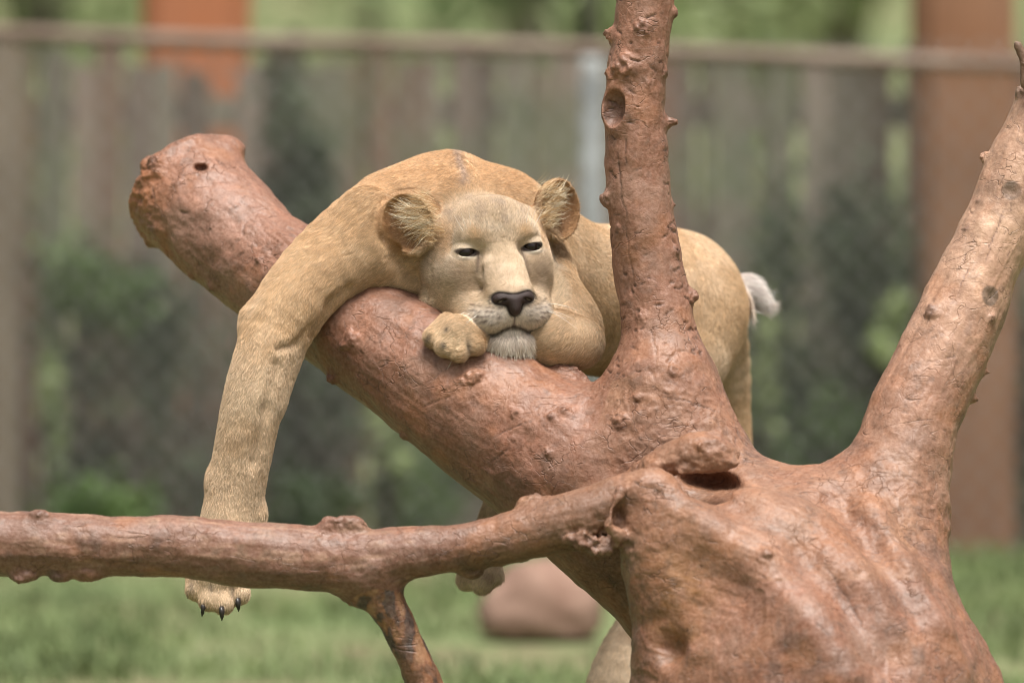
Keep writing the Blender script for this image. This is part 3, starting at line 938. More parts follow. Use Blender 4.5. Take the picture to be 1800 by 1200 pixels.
# ---- colour of the wood itself, and of its darkened cracks
def c3(r, g, b): return np.array([r, g, b])
N = len(tv)
s1 = edge * fbm(gs0 / 26.0, 3, 101); s2 = edge * fbm(gs0 / 7.0, 3, 105)
n1 = fbm(tv / 150.0, 4, 71); n2 = fbm(tv / 60.0, 4, 75); n3 = fbm(tv / 22.0, 4, 79)
base = np.tile(c3(.325, .170, .112), (N, 1))
def lerp(a, b, t): return a + (b - a) * np.clip(t, 0, 1)[:, None]
base = lerp(base, c3(.36, .215, .165), smoothstep(.0, .5, n2) * 0.7)                      # greyish clay film
base = lerp(base, c3(.27, .115, .062), smoothstep(.05, .5, n1 * .6 - n3 * .6) * 0.6)     # redder wood
Z = {k: zone == i for i, k in enumerate(names)}
pale = smoothstep(700, 380, sy) * Z['right']
base = lerp(base, c3(.76, .57, .45), Z['right'] * (0.25 + 0.75 * pale) * (0.75 + .35 * n2))
base = lerp(base, c3(.36, .20, .14), Z['up'] * 0.55)
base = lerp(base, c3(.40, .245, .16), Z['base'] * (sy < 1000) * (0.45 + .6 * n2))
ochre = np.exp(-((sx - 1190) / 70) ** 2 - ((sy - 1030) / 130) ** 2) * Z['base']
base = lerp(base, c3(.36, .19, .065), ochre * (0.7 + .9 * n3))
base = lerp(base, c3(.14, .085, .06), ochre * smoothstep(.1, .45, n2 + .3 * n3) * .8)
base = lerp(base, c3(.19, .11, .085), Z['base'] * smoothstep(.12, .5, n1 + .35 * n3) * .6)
base = lerp(base, c3(.44, .20, .085), smoothstep(340, 270, sx + .25 * (430 - sy) + 25 * n2) * Z['log'] * .85)   # orange weathered end
base = lerp(base, c3(.42, .27, .225), np.exp(-((sx - 400) / 80) ** 2 - ((sy - 390) / 70) ** 2) * Z['log'] * .8)
th = Z['thin'] | Z['twig']
base = lerp(base, c3(.52, .35, .25), th * 1.25 * smoothstep(.0, .4, n3 * .5 + s1 * .5 + s2 * .3) * .55)
base = lerp(base, c3(.13, .08, .06), th * smoothstep(.1, .5, -n2 - .3 * n3) * .75)
base = lerp(base, c3(.40, .22, .11), Z['thin'] * smoothstep(720, 1000, sx) * .5)
base = np.where(Z['thin'][:, None], base * np.array([.80, .82, .86]), base)
n5 = fbm(tv / np.array([16, 16, 40.]), 3, 97)
base = lerp(base, c3(.30, .14, .06), Z['twig'] * .7)
base = lerp(base, c3(.07, .05, .045), Z['twig'] * smoothstep(.0, .12, n5))
base = lerp(base, c3(.48, .30, .17), Z['twig'] * smoothstep(.12, .2, -n5) * .8)
for p, r in SCARS:
    q = near_pts(p, r * 2)
    base[q] = lerp(base[q], c3(.12, .10, .075), smoothstep(r * 1.0, r * .78, np.linalg.norm(tv[q] - p, axis=1)) * (.8 + .3 * n3[q]))
for p, n, r in KNOTS:
    q = near_pts(p, r * 2)
    m = np.linalg.norm(tv[q] - p - n * r * .4, axis=1)
    base[q] = lerp(base[q], c3(.19, .095, .065), smoothstep(r * 1.35, r * .4, m) * (.45 + .5 * n3[q]))
base = lerp(base, c3(.09, .042, .028), crack * .85)  # crack dirt, dark enough to paint in some of the cracks' shade
n4 = fbm(tv / 11.0, 3, 85)
base = lerp(base, c3(.17, .135, .10), ((sx > 1772) & (sx < 1812) & (sy < 172)) * (.75 + .4 * n4))
base = lerp(base, base * np.array([1.35, 1.4, 1.45]), smoothstep(.0, .45, s1 * .6 + s2 * .5) * .6)
base = lerp(base, base * .6, smoothstep(.05, .5, -s1 * .6 + s2 * .5) * .5)
bd = np.linalg.norm(tv - BIG[0], axis=1)
base = lerp(base, c3(.17, .085, .055), smoothstep(36, 24, bd) * ((tv - BIG[0]) @ BIG[1] < 2) * (.7 + .5 * n4))
base = lerp(base, base * .42, smoothstep(.12, .5, n3 * .7 + n4 * .6) * .5)
base = lerp(base, base * 1.4 + .03, smoothstep(.15, .5, -n3 * .6 + n4 * .7) * .35)
base = lerp(base, c3(.40, .285, .235), smoothstep(.05, .5, fbm(tv / 85.0, 4, 111)) * .4 * (1 - th))
base = lerp(base, c3(.22, .125, .085), smoothstep(.10, .5, fbm(tv / 70.0, 4, 115) + .3 * n4) * .55)
base = lerp(base, c3(.46, .23, .115), smoothstep(.12, .5, fbm(tv / 60.0, 4, 119)) * .45)
base = np.clip(base ** 1.12 * np.array([.79, .67, .57]) * (1 + .12 * n4)[:, None], .008, .9)

w = NT('weathered_wood')
a = w.attr('tint')
co = w.coord()
fine = w.noise(co, 160.0, 3, .65)
mid = w.noise(co, 34.0, 4, .6, .6)
col = w.mix(w.ramp(fine, [(.3, 0.0), (.75, 1.0)]), w.mix(.24, a.outputs['Color'], (.05, .025, .018)), w.mix(.12, a.outputs['Color'], (.75, .6, .5)))
vo = w.n.new('ShaderNodeTexVoronoi'); vo.feature = 'DISTANCE_TO_EDGE'; vo.inputs['Scale'].default_value = 21.0
warp = w.n.new('ShaderNodeVectorMath'); warp.operation = 'ADD'
nz = w.n.new('ShaderNodeTexNoise'); nz.inputs['Scale'].default_value = 26.0; nz.inputs['Detail'].default_value = 2
w.l.new(co, nz.inputs['Vector'])
sc = w.n.new('ShaderNodeVectorMath'); sc.operation = 'SCALE'; sc.inputs['Scale'].default_value = 0.075
w.l.new(nz.outputs['Color'], sc.inputs[0]); w.l.new(sc.outputs[0], warp.inputs[0]); w.l.new(co, warp.inputs[1])
w.l.new(warp.outputs[0], vo.inputs['Vector'])
hair = w.ramp(vo.outputs['Distance'], [(0.0, 1.0), (0.02, 0.0)])
def contour(scale, dist, width, gscale, g0, rot, stretch):
    v = w.coord(stretch, 'Object', rot)
    n = w.noise(v, scale, 2, .5, dist)
    l = w.ramp(w.math('ABSOLUTE', w.math('SUBTRACT', n, .5)), [(0.0, 1.0), (width, 0.0)])
    return w.math('MULTIPLY', l, w.ramp(w.noise(co, gscale, 3), [(g0, 0.0), (g0 + .08, 1.0)]))
lines = w.math('MAXIMUM', contour(11, .0, .008, 17, .55, (0, .6, 0), (.35, 1, 1.6)), contour(19, .0, .010, 14, .57, (0, -.7, 0), (.35, 1, 1.8)))
gate = w.ramp(w.noise(co, 11.0, 3), [(.50, 0.0), (.62, 1.0)])
hairline = w.math('MAXIMUM', w.math('MULTIPLY', hair, gate), lines)
col = w.mix(w.math('MULTIPLY', hairline, .38), col, (.055, .026, .018))  # hairlines drawn dark: part dirt, part shade put into the colour
hgt = w.math('ADD', w.math('MULTIPLY', mid, 1.0), w.math('MULTIPLY', fine, .28))
hgt = w.math('SUBTRACT', hgt, w.math('MULTIPLY', hairline, .5))
rg = w.ramp(mid, [(.3, .43), (.7, .60)])
WOOD = w.out(col, rg, w.bump(hgt, .6, .005), .42)

tree = empty('dead_tree', (.52, -.3, 0), 'smooth red-brown dead tree trunk with bare forked branches, carrying the sleepy lion', 'dead tree')
PART = ['trunk', 'branch', 'branch', 'branch', 'twig', 'trunk']
pid = np.array([0, 1, 2, 3, 4, 0])[zone]
fz = np.sort(pid[tq], axis=1)[:, 1]
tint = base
thin_obj = None
for k, nm in enumerate(['trunk', 'branch', 'branch', 'branch', 'twig']):
    f = tq[fz == k]
    if len(f) == 0: continue
    used, inv = np.unique(f.ravel(), return_inverse=True)
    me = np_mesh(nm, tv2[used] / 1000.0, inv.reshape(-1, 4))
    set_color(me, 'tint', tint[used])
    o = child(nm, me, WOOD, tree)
    if k > 0:
        o['label'] = ['', 'upright branch with a big open knot scar', 'pale slanting branch on the far right', 'thin low branch reaching across the front', 'broken dark twig hanging from the low branch'][k]
# ----------------------------------------------------------------- the lion
L = Field()
HD = Field()          # head
UA = Field()          # shoulder of the folded fore limb
FA = Field()          # folded fore limb
YAW, ROLL, HPITCH = math.radians(15), math.radians(3.5), math.radians(0)
HO = P(879, 437, 40)
F0 = np.array([math.sin(YAW), -math.cos(YAW), 0.0]); R0 = np.array([math.cos(YAW), math.sin(YAW), 0.0]); U0 = np.array([0, 0, 1.0])
HR = R0 * math.cos(ROLL) + U0 * math.sin(ROLL)
HU = U0 * math.cos(ROLL) - R0 * math.sin(ROLL)
HF = F0
HAX = np.stack([HR, HU, HF])
def hw(r, u, f):                     # head space -> world (mm)
    return HO + HR * r + HU * u + HF * f
def to_head(p):
    return (p - HO) @ HAX.T
def rot_axes(ax, ang):               # rotate head axes: ang = (about r, about u, about f)
    m = Matrix.Rotation(ang[2], 3, 'Z') @ Matrix.Rotation(ang[1], 3, 'Y') @ Matrix.Rotation(ang[0], 3, 'X')
    return np.array(m) @ ax
def hell(c, r, k=16, kind='add', ang=(0, 0, 0)):
    HD.ell(hw(*c), r, rot_axes(HAX, ang), k, kind)
def hcone(a, b, ra, rb, k=12, kind='add'):
    HD.cone(hw(*a), hw(*b), ra, rb, k, kind)

# torso
L.chain([(785, 400, 250, 124), (880, 470, 330, 128), (985, 520, 440, 126), (1090, 530, 540, 134), (1180, 545, 620, 124)], k=50)
L.ell(P(772, 380, 250), (114, 108, 98), k=50)                     # withers
L.chain([(880, 390, 300, 90), (1000, 500, 430, 100)], k=50)
# neck
L.chain([(835, 445, 185, 88), (770, 430, 205, 96), (720, 430, 220, 90)], k=40)
L.chain([(760, 480, 160, 44), (690, 466, 170, 46)], k=30)
# right fore limb (image left) hanging over the log
L.chain([(690, 400, 220, 98), (622, 436, 170, 82), (556, 484, 120, 68), (498, 552, 80, 60), (472, 606, 66, 53), (446, 700, 60, 51.5), (426, 800, 58, 48), (409, 880, 56, 48.5), (400, 935, 52, 50), (388, 990, 44, 51)], k=34)
L.ell(P(446, 568, 90), (25, 30, 32), k=22)
L.chain([(470, 610, 44, 32), (450, 690, 34, 38), (430, 780, 44, 36), (418, 850, 56, 34)], k=30)
L.ell(P(640, 400, 130), (46, 30, 70), k=40)
L.ell(P(800, 312, 240), (30, 60, 34), k=30)                        # point of the elbow
L.chain([(520, 540, 96, 48), (505, 612, 80, 30), (470, 700, 66, 30)], k=24)
L.ell(P(384, 1012, 34), (56, 44, 34), k=20)
TOES_R = [(347, 1034, 20, 21), (368, 1052, 8, 20), (393, 1058, 6, 20), (420, 1042, 18, 20)]
for q in TOES_R:
    L.chain([(q[0] + (383 - q[0]) * .25, q[1] - 30, q[2] + 14, q[3]), (q[0], q[1], q[2], q[3])], k=8)
for a, b in ((0, 1), (1, 2), (2, 3)):
    x = (TOES_R[a][0] + TOES_R[b][0]) / 2; y = (TOES_R[a][1] + TOES_R[b][1]) / 2
    L.cone(P(x + (383 - x) * .3, y - 40, -14), P(x, y + 22, -18), 5, 5, k=9, kind='sub')
# left fore limb (image right): shoulder, elbow, forearm folded under the chin, paw
UA.chain([(930, 470, 240, 78), (965, 520, 170, 60), (1000, 572, 118, 58), (1008, 600, 100, 50)], k=34)
FA.chain([(1016, 602, 62, 46), (975, 594, 46, 50), (930, 600, 66, 43), (880, 604, 72, 34), (846, 592, 25, 35), (808, 586, -14, 33)], k=26)
TOES_L = [(764, 592, -6, 19), (783, 608, -26, 19), (808, 615, -38, 20), (838, 606, -30, 17)]
for q in TOES_L:
    FA.chain([(q[0] + (815 - q[0]) * .45, q[1] - 22, q[2] + 14, q[3]), (q[0], q[1], q[2], q[3])], k=13)
for x0, y0, x1, y1 in ((786, 574, 770, 612), (802, 586, 794, 632), (822, 590, 826, 632)):
    FA.cone(P(x0, y0, -54), P(x1, y1, -54), 3, 4, k=8, kind='sub')
L.ell(P(379, 842, 60), (12, 18, 18), k=24)
L.ell(P(455, 905, 60), (14, 18, 24), k=22)
# hind quarters
L.ell(P(1185, 545, 620), (118, 130, 140), k=50)
L.chain([(1190, 560, 600, 108), (1175, 650, 540, 92), (1110, 740, 460, 66), (1010, 810, 400, 46), (930, 850, 360, 36), (880, 890, 335, 30), (862, 950, 320, 28), (850, 1000, 305, 31)], k=34)
L.chain([(1075, 590, 460, 30), (1040, 570, 400, 26)], k=16)
for q in ((822, 1018, 296, 20), (848, 1022, 284, 22), (868, 1012, 292, 18)):
    L.chain([(q[0] * .5 + 425, 1000, 305, 20), q], k=8)
L.chain([(1225, 560, 740, 84), (1262, 640, 770, 56), (1280, 720, 780, 38), (1284, 800, 780, 36), (1260, 890, 760, 37), (1190, 1010, 690, 36), (1125, 1090, 610, 34), (1102, 1140, 590, 42), (1088, 1205, 570, 56), (1075, 1290, 560, 50),
         (1065, 1380, 550, 40), (1050, 1425, 520, 38)], k=30)
L.ell(P(1030, 1432, 480), (48, 60, 30), k=20)
# tail stub
L.chain([(1262, 520, 720, 30), (1290, 508, 700, 25), (1312, 514, 690, 21), (1330, 528, 690, 13), (1346, 540, 690, 4)], k=14)

# head
hell((0, 11, -85), (93, 82, 90), 30)
hell((0, 28, -38), (66, 56, 42), 30)
for s in (-1, 1):
    hell((s * 64, -42, -70), (46, 74, 60), 30)
    hell((s * 50, -104, -48), (42, 54, 58), 30)
    hell((s * 78, 38, -90), (28, 26, 36), 26)
    hell((s * 42, 26, -17), (26, 15, 18), 24)                     # brow
    hell((s * 60, -38, -26), (34, 32, 26), 24)                    # under the eye
    hcone((s * 14, 8, -22), (s * 15, -82, 50), 26, 25, 24)        # flat bridge of the nose
    hell((s * 34, -114, 30), (40, 32, 44), 24, ang=(0, 0, s * 0.10))                       # whisker pad
    hell((s * 58, -118, 2), (30, 32, 40), 22)
hell((0, -106, 28), (44, 36, 42), 20)
hell((0, -78, 52), (34, 22, 30), 12)
hell((0, -160, 22), (42, 27, 36), 14)                             # chin
hcone((0, -150, -70), (0, -160, 10), 56, 34, 20)
# ruff behind the cheeks
for s in (-1, 1):
    hcone((s * 84, 10, -112), (s * 84, -84, -100), 33, 37, 24)
# philtrum, mouth line
hcone((0, -112, 80), (0, -134, 80), 3, 4, 6, 'sub')
for s in (-1, 1):
    pts = [(0, -134, 78), (s * 14, -139, 76), (s * 32, -148, 68), (s * 54, -146, 48), (s * 74, -132, 18)]
    for a, b in zip(pts[:-1], pts[1:]):
        hcone(a, b, 4.5, 4.0, 6, 'sub')
    # groove from the inner eye down the side of the nose
    hcone((s * 38, -8, 2), (s * 41, -40, 18), 2.6, 2.2, 14, 'sub')
    hcone((s * 41, -40, 18), (s * 47, -72, 39), 2.2, 1.2, 14, 'sub')
    # eye socket and lid slit
    hell((s * 56, 0, 14), (26, 12, 12), 18, 'sub')
EYES = [(-60, -2.5, -17), (61, -0.5, -17)]
for s, e in zip((-1, 1), EYES):
    HD.ell(hw(*e), (20, 20, 20), HAX, 6)                           # lids wrap the ball
    hell((e[0] - s * 1.0, e[1] - 0.5, e[2] + 20), (17.0, 5.5, 18), 2.0, 'sub', ang=(0, 0, s * 0.12))
# ears
EARS = []
for s, c, ang in ((-1, (-140, 52, -92), (-0.25, -0.45, 0.25)), (1, (135, 58, -92), (-0.25, 0.42, -0.25))):
    ax = rot_axes(HAX, (0, 0, 0))
    fdir = HF * 0.86 + HR * (s * 0.46) + HU * 0.10; fdir /= np.linalg.norm(fdir)
    udir = HU * 0.9 + HR * (s * 0.42); udir -= fdir * (udir @ fdir); udir /= np.linalg.norm(udir)
    rdir = np.cross(udir, fdir)
    if rdir @ HR < 0: rdir = -rdir
    A = np.stack([rdir, udir, fdir])
    EARS.append((s, hw(*c), A))
    HD.shell(hw(*c), (49, 56, 34), A, (0, 0, 17), (46, 53, 36), k=10)
    hcone((s * 96, 30, -100), (s * 118, 38, -108), 30, 22, 16)

L.group(HD, 12)
L.group(UA, 10)
L.group(FA, 5)
def crease(px, r=4.0, k=20.0, inset=.5):
    pts = []
    for x, y in px:
        p, n = L.hit(x, y, -300, 900); pts.append(p + n * r * inset)
    for a, b in zip(pts[:-1], pts[1:]):
        L.cone(a, b, r, r, k, 'sub')
crease([(684, 420), (698, 452), (728, 488), (750, 512)], 4, 26)
crease([(490, 612), (520, 602), (545, 572)], 2, 16)
crease([(486, 640), (468, 720), (446, 810)], 2, 22)
crease([(612, 506), (580, 532), (552, 585)], 3, 22)
def axis(lo, hi, f0, f1, fine, coarse):
    return np.concatenate([np.arange(lo, f0, coarse), np.arange(f0, f1, fine), np.arange(f1, hi, coarse)]).astype(np.float32)
fx0, fx1 = P(655, 0, 0)[0], P(1030, 0, 0)[0]
xs = axis(-620, 540, fx0, fx1, 2.1, 5.5)
ys = axis(-150, 980, -80, 180, 2.4, 6.0)
zs = axis(0, 1290, 920 - 45, 920 + 292, 2.1, 6.0)
D = L.grid(xs, ys, zs)
lv, lq = surface_nets(D, xs, ys, zs); del D
lv = relax(lv, lq, 1, 0.4)
ln = vnormals(lv, lq)

NF = Field()
def nell(c, r, k=6, kind='add', ang=(0, 0, 0)):
    NF.ell(hw(*c), r, rot_axes(HAX, ang), k, kind)
nell((0, -86, 72), (20, 11, 16), 8)
nell((0, -97, 76), (12, 15, 14), 8)
nell((0, -105, 77), (6, 10, 11), 8)
for s in (-1, 1):
    nell((s * 20, -84, 68), (17.5, 11.5, 16), 8, ang=(0, 0, s * 0.10))
    nell((s * 23, -90, 86), (9, 3.6, 14), 2, 'sub', ang=(0, s * .5, s * 0.45))
NF.cone(hw(0, -93, 92), hw(0, -117, 90), 1.2, 1.2, 2, 'sub')

# ---- coat colour (linear albedo)
def c3(r, g, b): return np.array([r, g, b])
def lerp(a, b, t): return a + (b - a) * np.clip(t, 0, 1)[:, None]
def head_dist(h):
    return np.sqrt((h[:, 0] / 125) ** 2 + ((h[:, 1] + 45) / 165) ** 2 + ((h[:, 2] + 30) / 140) ** 2)
def head_mask(p):
    d = head_dist(to_head(p)); m = smoothstep(1.10, .96, d)
    k = m > 0
    m[k] *= (HD.at(p[k]) < FA.at(p[k]) + 1.5)
    return m
_r = random.Random(3)
jitter = {(uu, j): (_r.uniform(-2.5, 2.5), _r.uniform(-1.5, 1.5), _r.uniform(2.4, 5.0), _r.uniform(.6, .95)) for uu in (-99, -108, -117, -126) for j in range(6)}
def coat(p):
    h = to_head(p); r, u, f = h[:, 0], h[:, 1], h[:, 2]
    px = 900 + p[:, 0] * FPX / (12000 + p[:, 1]); py = 600 - (p[:, 2] - 920) * FPX / (12000 + p[:, 1])
    n1 = fbm(p / 120.0, 3, 5); n2 = fbm(p / 35.0, 3, 6); n3 = fbm(p / 9.0, 2, 8)
    c = np.tile(c3(.44, .285, .145), (len(p), 1))
    c = lerp(c, c3(.50, .36, .215), smoothstep(-.1, .5, n1 + .4 * n2) * .6)
    c = lerp(c, c3(.36, .215, .10), smoothstep(.0, .5, -n1 + .4 * n2) * .5)
    # pale inside of limbs, spotted
    leg = smoothstep(590, 700, py) * (px < 560)
    c = lerp(c, c3(.53, .39, .235), leg * .6)
    c = lerp(c, c3(.36, .225, .11), leg * smoothstep(.0, .4, n2) * .4)
    hind = (px > 780) & (py > 800)
    c = lerp(c, c3(.58, .46, .30), hind * .5)
    c = lerp(c, c3(.30, .19, .10), hind * smoothstep(.0, .35, n2) * .5)
    # back: ginger with a grey stripe
    back = smoothstep(370, 300, py) * (px < 940) * (p[:, 1] > 130)
    c = lerp(c, c3(.45, .255, .115), back * .6)
    stripe = np.exp(-((px - 813 - 5 * np.sin(py / 12.0)) / 7.0) ** 2) * smoothstep(345, 325, py) * (p[:, 1] > 130)
    c = lerp(c, c3(.24, .19, .16), stripe * .55)
    tail = smoothstep(48, 36, np.linalg.norm((p - P(1312, 515, 695)) * np.array([.9, .6, 1.]), axis=1) + 5 * n2)
    c = lerp(c, c3(.60, .52, .43), tail * .9)
    c = lerp(c, c3(.30, .20, .15), tail * smoothstep(1335, 1350, px))
    # ---- head
    H = head_mask(p)
    c = lerp(c, c3(.43, .315, .19), H * .85)
    c = lerp(c, c3(.52, .41, .275), H * smoothstep(-.1, .5, n2 + .3 * n3) * .5)
    crown = H * smoothstep(35, 75, u) * (f < 10)
    c = lerp(c, c3(.36, .25, .145), crown * .45)
    c = lerp(c, c3(.25, .185, .125), H * smoothstep(10, 60, u) * smoothstep(.15, .5, n3) * .5)
    c = lerp(c, c3(.46, .27, .11), H * np.exp(-((np.abs(r) - 45) / 13) ** 2 - ((u - 30) / 14) ** 2) * .6)          # rusty brow
    bridge = np.exp(-(r / 30) ** 2) * smoothstep(-10, -40, u) * smoothstep(-95, -80, u) * (f > 0)
    c = lerp(c, c3(.43, .31, .19), bridge * .7)
    # dark tear line, running on as painted shade along the muzzle; pale eye rims
    for s, e in zip((-1, 1), EYES):
        er = (r - e[0]) * 1.0; eu = u - e[1]
        fr = (f > -30)
        rim = np.exp(-((eu + 9) / 4.0) ** 2 - (er / 18) ** 2) * fr
        c = lerp(c, c3(.70, .60, .45), rim * .95)
        top = np.exp(-((eu - 11) / 7.0) ** 2 - (er / 20) ** 2) * fr
        c = lerp(c, c3(.52, .41, .27), top * .6)
        lid = smoothstep(1.22, 1.0, np.sqrt(((er + s * 1.5) / 19.5) ** 2 + ((eu + .12 * s * er * -1) / 7.0) ** 2)) * fr
        c = lerp(c, c3(.025, .018, .014), lid)
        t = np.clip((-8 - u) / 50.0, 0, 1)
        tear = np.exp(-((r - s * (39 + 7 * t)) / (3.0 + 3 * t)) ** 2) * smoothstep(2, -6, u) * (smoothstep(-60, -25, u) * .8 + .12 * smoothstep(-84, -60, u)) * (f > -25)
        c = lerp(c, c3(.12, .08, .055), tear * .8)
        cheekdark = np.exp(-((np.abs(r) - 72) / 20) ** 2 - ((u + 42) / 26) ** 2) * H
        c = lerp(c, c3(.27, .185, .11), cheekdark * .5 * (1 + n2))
    gin = np.exp(-((np.abs(r) - 92) / 24) ** 2 - ((u - 22) / 34) ** 2) * H * (f < -20)
    c = lerp(c, c3(.40, .215, .085), gin * .6)
    band = H * smoothstep(20, 50, u) * smoothstep(.1, .4, np.sin(r / 6.5 + 2.2 * n2) * .5 + n3 * .6)
    c = lerp(c, c3(.24, .17, .11), band * .35)
    # whisker pads: pale with rows of dark dots
    pad = smoothstep(-92, -106, u) * (f > 0) * smoothstep(85, 62, np.abs(r)) * H
    c = lerp(c, c3(.54, .455, .345), pad * .85)
    rows = [(-99, 0), (-108, 3), (-117, 1), (-126, 4)]
    for uu, o in rows:
        for j in range(5):
            jr, ju, jw, jd = jitter[(uu, j)]
            rr = 27 + j * 9.0 + o + jr
            dot = np.exp(-((np.abs(r) - rr) / jw) ** 2 - ((u - (uu + ju + .16 * (rr - 30))) / 1.8) ** 2) * (f > 0)
            c = lerp(c, c3(.12, .075, .05), dot * jd)
    nd = np.full(len(p), 99.0); kk = (np.abs(r) < 60) & (u < -60) & (u > -125) & (f > 30)
    if kk.any(): nd[kk] = NF.at(p[kk])
    c = lerp(c, c3(.022, .016, .014), smoothstep(4.5, 1.0, nd))
    # lips
    lipu = -137 - 11 * smoothstep(5, 34, np.abs(r)) + 14 * smoothstep(45, 75, np.abs(r))
    lip = np.exp(-((u - lipu - 1) / 4.2) ** 2) * (f > 10) * smoothstep(70, 40, np.abs(r)) * H
    c = lerp(c, c3(.030, .020, .017), lip * .95)
    c = lerp(c, c3(.05, .035, .03), np.exp(-(r / 2.6) ** 2) * (u > -136) * (u < -105) * (f > 40) * .8)
    chin = smoothstep(-144, -152, u) * (f > -25) * smoothstep(62, 42, np.abs(r)) * H * (1 - lip)
    c = lerp(c, c3(.54, .44, .32), chin * (.75 + .4 * n2))
    # throat and cheek ruff pale
    c = lerp(c, c3(.50, .36, .20), H * smoothstep(70, 100, np.abs(r)) * smoothstep(-20, -80, u) * .5)
    # ears
    for s, ec, A in EARS:
        q = (p - ec) @ A.T
        m = np.sqrt((q[:, 0] / 50) ** 2 + (q[:, 1] / 56) ** 2)
        E = smoothstep(1.25, 1.02, m) * (np.abs(q[:, 2]) < 60) * (q[:, 1] > -48) * (1 - .8 * smoothstep(-22, -44, q[:, 0] * s) * (q[:, 2] > -8))
        c = lerp(c, c3(.25, .125, .048), E * .9)
        c = lerp(c, c3(.21, .11, .05), E * smoothstep(.88, .6, m) * .8)
        rimm = E * smoothstep(.80, .97, m)
        c = lerp(c, c3(.34, .20, .095), rimm * .6)
    # folded paw
    pw = np.exp(-((px - 800) / 52) ** 2 - ((py - 595) / 40) ** 2) * (p[:, 1] < 60) * (1 - H * (u > -150))
    c = lerp(c, c3(.56, .41, .24), pw * .7)
    for x, y, w, hh in ((754, 596, 5, 9), (781, 606, 5, 9), (827, 608, 5, 13), (787, 575, 4, 4)):
        c = lerp(c, c3(.05, .04, .035), np.exp(-((px - x) / w) ** 2 - ((py - y) / hh) ** 2) * (p[:, 1] < 20) * .85)
    for x, y, w, hh in ((336, 1030, 4, 12), (370, 1030, 3, 14), (408, 1035, 3, 16), (345, 1010, 3, 10)):
        c = lerp(c, c3(.08, .06, .045), np.exp(-((px - x) / w) ** 2 - ((py - y) / hh) ** 2) * (p[:, 1] < 60) * .6)
    c = np.clip(c * np.array([1.41, 1.47, 1.70]) * (1 + .11 * n3 + .05 * n2 + .11 * fbm(p / 4.5, 2, 9))[:, None], .008, .88)
    return c
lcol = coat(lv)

lion = empty('lion', (0.0, 0.3, 0.55), 'tan young lion lying over the fallen trunk with its chin on one paw', 'lion')
sk = NT('lion_coat')
a = sk.attr('tint')
fz_ = sk.noise(sk.coord((1, 1, 1)), 420.0, 3)
BODY = sk.out(sk.mix(.25, a.outputs['Color'], sk.mix(fz_, (.0, .0, .0), a.outputs['Color'])), .75, sk.bump(fz_, .3, .002), .15)
bme = np_mesh('body', lv / 1000.0, lq)
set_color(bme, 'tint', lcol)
body = child('body', bme, BODY, lion)

# eyes
em = NT('dark_eye')
EYE = em.out((.014, .010, .008), .12, None, .35)
for e in EYES:
    c = hw(*e) / 1000.0
    mb = MB(); nu, nv = 24, 16
    vv = []; ff = []
    for j in range(nv + 1):
        th = math.pi * j / nv
        for i in range(nu):
            ph = 2 * math.pi * i / nu
            d = np.array([math.sin(th) * math.cos(ph), math.sin(th) * math.sin(ph), math.cos(th)])
            vv.append(c + (HR * d[0] + HU * d[1] + HF * d[2]) * (.0182 + .0012 * max(0, d[2]) ** 8))
    for j in range(nv):
        for i in range(nu):
            ff.append((j * nu + i, (j + 1) * nu + i, (j + 1) * nu + (i + 1) % nu, j * nu + (i + 1) % nu))
    mb.add(vv, ff)
    child('eye', mb.mesh('eye', True), EYE, lion)

# nose leather
c = hw(0, -98, 70)
xs = np.arange(c[0] - 50, c[0] + 50, 1.5, np.float32); ys = np.arange(c[1] - 40, c[1] + 40, 1.5, np.float32); zs = np.arange(c[2] - 40, c[2] + 40, 1.5, np.float32)
nv_, nq_ = surface_nets(NF.grid(xs, ys, zs), xs, ys, zs)
nv_ = relax(nv_, nq_, 2, .5)
nt = NT('nose_leather')
nb = nt.noise(nt.coord(), 600, 3)
NOSE = nt.out(nt.mix(nb, (.016, .011, .010), (.055, .032, .028)), .52, nt.bump(nb, .8, .0015), .35)
child('nose', np_mesh('nose', nv_ / 1000.0, nq_), NOSE, lion)

# claws
cm = NT('claw'); CLAW = cm.out((.03, .025, .022), .35, None, .5)
for x, y, yy, dx in ((331, 1040, 20, -3), (356, 1072, -2, -2), (390, 1079, -10, 0), (419, 1063, 2, 1)):
    mb = MB()
    mb.tube([P(x - dx, y - 14, yy) / 1000, P(x - dx * .5, y - 4, yy - 5) / 1000, P(x, y + 4, yy - 5) / 1000, P(x + dx * .5, y + 11, yy) / 1000], [.0046, .0050, .0036, .0008], 8)
    child('claw', mb.mesh('claw', True), CLAW, lion)
# ----------------------------------------------------------------- fur (short strands over the whole coat)
NOSE_P = np.array([0, -85, 72.])
ANCH = []
def anchors(pts, spread=1.0):
    w = [P(*q) for q in pts]
    for a, b in zip(w[:-1], w[1:]):
        d = b - a; d = d / np.linalg.norm(d)
        for t in (.0, .5):
            ANCH.append((a + (b - a) * t, d))
anchors([(842, 430, 60), (785, 380, 200), (880, 400, 330), (1000, 480, 430), (1180, 520, 620), (1270, 560, 760)])
anchors([(760, 330, 200), (690, 400, 180), (600, 450, 130), (500, 550, 70), (446, 700, 40), (409, 880, 40), (386, 1060, 20)])
anchors([(930, 470, 200), (980, 540, 110), (1010, 590, 70), (1000, 640, 60)])
anchors([(1000, 600, 60), (900, 605, 60), (830, 592, 0), (770, 605, -30)])
anchors([(1190, 480, 560), (1185, 620, 540), (1110, 740, 460), (930, 850, 360), (850, 1010, 300)])
anchors([(1250, 560, 760), (1284, 740, 780), (1260, 890, 760), (1110, 1110, 600), (1060, 1420, 520)])
anchors([(1270, 520, 720), (1350, 541, 690)])
ANCH_P = np.array([a for a, d in ANCH]); ANCH_D = np.array([d for a, d in ANCH])
